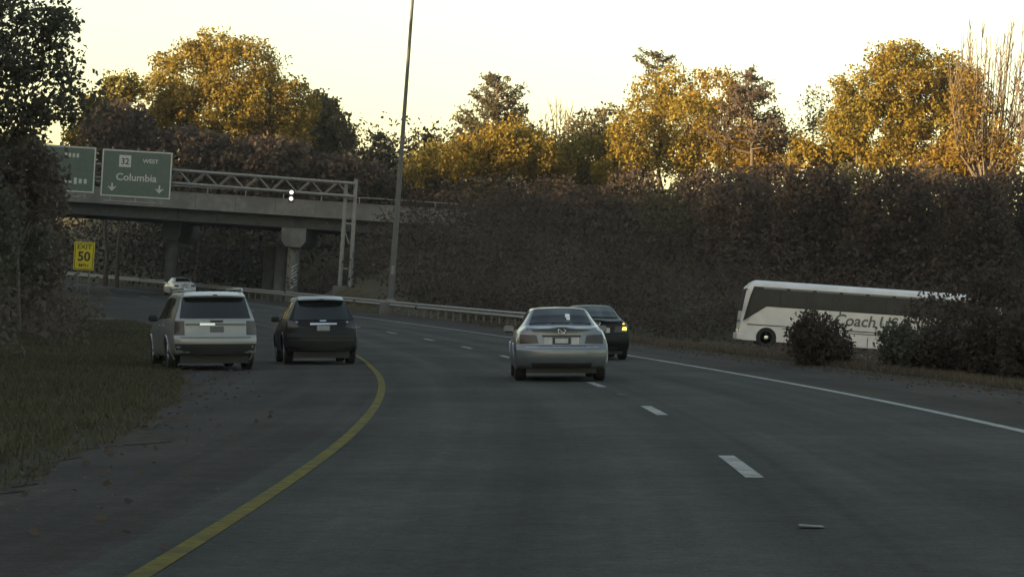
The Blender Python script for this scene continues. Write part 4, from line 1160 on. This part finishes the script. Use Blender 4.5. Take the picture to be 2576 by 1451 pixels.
# --- coach
def coach():
    bz = .0
    x0 = W(1858, 800, BUSZ).x
    zg = max(gz(x0 + 2, BUSZ), gz(x0 + 8, BUSZ)) + .04
    M = Matrix.Translation((x0, BUSZ, zg)) @ Matrix.Rotation(math.radians(.5), 4, 'Y')
    root = empty('coach', M, label='long white motor coach with dark window band driving behind the shrubs', cat='bus')
    L, H, hw = 13.7, 3.5, 1.28
    COACH = mat('coach_white', (.55, .545, .54), .45, noise=.10, nscale=1.5, coat=.4)
    DK = mat('coach_dark_band', (.022, .021, .020), .45, noise=.1, nscale=2, spec=.15)
    # shell: y-z sections along x (front at x = 0)
    V, F = [], []
    def prof_top(x):   # roof height and nose setback
        return H - .42 * max(0, 1 - x / .55) ** 2
    xs = [0, .03, .10, .22, .40, .55] + list(np.linspace(.65, 13.2, 180)) + [13.4, 13.55, 13.65, 13.7]
    zs_ = [.32, .36, .44, .52, .60, .68, .76, .84, .92, .99, 1.05, 1.18, 1.5, 1.78, 2.14, 2.6, 2.95, 3.16, 3.27, 3.36, 3.44, 3.49, 3.5]
    def halfw(z):
        return hw if z < 2.14 else (hw - .04 * (z - 2.14) / 1.02 if z < 3.16 else hw - .04 - .62 * ((z - 3.16) / .34) ** 2.4)
    ring = [(-halfw(z), z) for z in zs_] + [(halfw(z), z) for z in zs_[::-1]]
    m = len(ring)
    for x in xs:
        fr = max(0, 1 - x / .7); rr = max(0, 1 - (L - x) / .35)
        for y, z in ring:
            zz = min(z, prof_top(x))
            # nose leans back above the belt line
            lean = .0 if z < 1.1 else .32 * ((z - 1.1) / 2.4) ** 1.5
            V.append((x + lean * max(0, 1 - x / 1.6) , y * (1 - .16 * fr ** 2 - .06 * rr ** 2), zz))
    ARC = [1.38, 9.35, 10.65]
    for i in range(len(xs) - 1):
        for j in range(m):
            q = (i * m + j, (i + 1) * m + j, (i + 1) * m + (j + 1) % m, i * m + (j + 1) % m)
            c = np.mean([V[k] for k in q], axis=0)
            if abs(c[1]) > 1.0 and any((c[0] - a) ** 2 + (c[2] - .5) ** 2 < .56 ** 2 for a in ARC): continue
            F.append(q)
    F.append(tuple(range(m))); F.append(tuple((len(xs) - 1) * m + j for j in range(m - 1, -1, -1)))
    sh = MB(); sh.v = V; sh.f = F
    sh.build('body', COACH, root, True)
    ysd = -hw          # driver side faces the highway
    def panel(name, m_, pts, out=.012, parent=root, th=.02):
        """polygon in x-z laid on the driver side"""
        n = len(pts)
        def yy(z): return -halfw(z)
        mb = MB(); mb.add([(x, yy(z) - out, z) for x, z in pts] + [(x, yy(z) + th, z) for x, z in pts],
                          [tuple(range(n))] + [((i + 1) % n, i, n + i, n + (i + 1) % n) for i in range(n)])
        return mb.build(name, m_, parent)
    band = panel('window_band', DK, [(.10, 1.30), (1.30, 2.14), (13.3, 2.14), (13.3, 3.155), (.58, 3.155), (.40, 2.6)], .012)
    WG = mat('coach_window_glass', (.024, .024, .025), .3, noise=.35, nscale=1.2, spec=.2)
    for k in range(8):
        a = 2.05 + k * 1.39
        panel('window', WG, [(a, 2.20), (a + 1.33, 2.20), (a + 1.33, 3.04), (a, 3.04)], .017, band)
    panel('driver_window', WG, [(.42, 1.66), (1.3, 2.20), (1.96, 2.20), (1.96, 3.04), (.70, 3.04), (.5, 2.6)], .017, band)
    for k in range(9):
        a = 1.1 + k * 1.39
        panel('roof_vent_strip', mat('coach_grey', (.14, .14, .135), .5), [(a, 3.06), (a + 1.2, 3.06), (a + 1.2, 3.14), (a, 3.14)], .016, band)
    BLK = TRIM
    panel('belt_moulding', BLK, [(.35, 1.13), (13.4, 1.13), (13.4, 1.18), (.35, 1.18)], .016)
    panel('belt_moulding', BLK, [(2.2, 1.01), (13.4, 1.01), (13.4, 1.05), (2.2, 1.05)], .016)
    for k in range(5):
        a = 2.75 + k * 1.33
        fr = panel('luggage_door', COACH, [(a, .37), (a + 1.26, .37), (a + 1.26, .84), (a, .84)], .02)
        panel('door_seam', BLK, [(a - .05, .36), (a - .02, .36), (a - .02, .85), (a - .05, .85)], .014, fr)
        panel('latch', BLK, [(a + .55, .56), (a + .72, .56), (a + .72, .62), (a + .55, .62)], .03, fr)
    panel('engine_door', mat('coach_grey'), [(11.6, .42), (13.1, .42), (13.1, .85), (11.6, .85)], .02)
    MB().box((.0, 0, .50), (.30, 2.34, .38), 0, .06).build('front_bumper', COACH, root, True)
    MB().box((13.72, 0, .52), (.22, 2.4, .34), 0, .05).build('rear_bumper', mat('coach_grey'), root, True)
    MB().add([(.02 + .32 * ((z - 1.1) / 2.4) ** 1.5 - .02, y, z) for y in (-1.0, 1.0) for z in (1.25, 1.9, 2.5, 3.0)], [(0, 4, 5, 1), (1, 5, 6, 2), (2, 6, 7, 3)]).build('windscreen', WG, root, True)
    for yy in (-1.0, 1.0):
        MB().box((-.02, yy * .86, .82), (.08, .36, .18), 0, .03).build('headlamp', CHROME, root)
        mr = MB(); mr.tube([(.25, yy * 1.1, 3.0), (-.25, yy * 1.35, 2.9), (-.3, yy * 1.38, 2.5)], .03, 6); mr.box((-.3, yy * 1.38, 2.25), (.1, .24, .5), 0, .03); mr.build('mirror', TRIM, root, True)
    MB().box((6.9, 0, .45), (12.6, 2.1, .3)).build('underbody', TRIM, root)
    for a in ARC:
        for sg in (-1, 1):
            r = .52
            o = MB().lathe([(-.13, r * .62), (-.14, r * .9), (-.10, r), (.10, r), (.14, r * .9), (.13, r * .62)], 28, 'Y', (a, sg * (hw - .17), r)).build('wheel', TYRE, root, True)
            MB().lathe([(0, r * .62), (sg * -.03, r * .5), (sg * -.05, r * .22), (sg * .02, r * .2), (sg * .05, .1), (sg * .06, .03)], 20, 'Y', (a, sg * (hw - .04), r)).build('rim', mat('polished_rim', (.7, .7, .7), .25, metal=.9), o, True)
            MB().lathe([(-.02, .56), (.02, .56)], 20, 'Y', (a, sg * (hw - .42), .62)).build('wheel_well', TRIM, root)
            MB().tube([(a + .565 * math.cos(q), sg * (hw + .004), .5 + .565 * math.sin(q)) for q in np.linspace(-.18, math.pi + .18, 15)], .03, 6).build('arch_lip', COACH, root, True)
    LD = mat('lettering_dark', (.085, .088, .088), .6)
    text_mesh('lettering', 'Coach', .84, LD, root, at(4.85, -hw - .012, 1.68), shear=.2, align='LEFT', bold=.014)
    text_mesh('lettering', 'USA', .84, LD, root, at(7.2, -hw - .012, 1.68), shear=.2, align='LEFT', bold=.014)
    return root
coach()

# ------------------------------------------------------------------ thin haze volume added to lift blacks like lens glare
hz = MB().box((0, 500, 24), (3200, 2800, 60)).build('haze', None, kind='stuff', label='thin added haze volume standing in for lens veiling glare', cat='haze')
hm = bpy.data.materials.new('haze'); hm.use_nodes = True
for n in list(hm.node_tree.nodes):
    if n.type == 'BSDF_PRINCIPLED': hm.node_tree.nodes.remove(n)
pv = hm.node_tree.nodes.new('ShaderNodeVolumePrincipled')
pv.inputs['Color'].default_value = (.9, .88, .86, 1); pv.inputs['Density'].default_value = 1.5e-4; pv.inputs['Anisotropy'].default_value = 0.0
hm.node_tree.links.new(pv.outputs[0], hm.node_tree.nodes['Material Output'].inputs['Volume'])
hz.data.materials.append(hm)
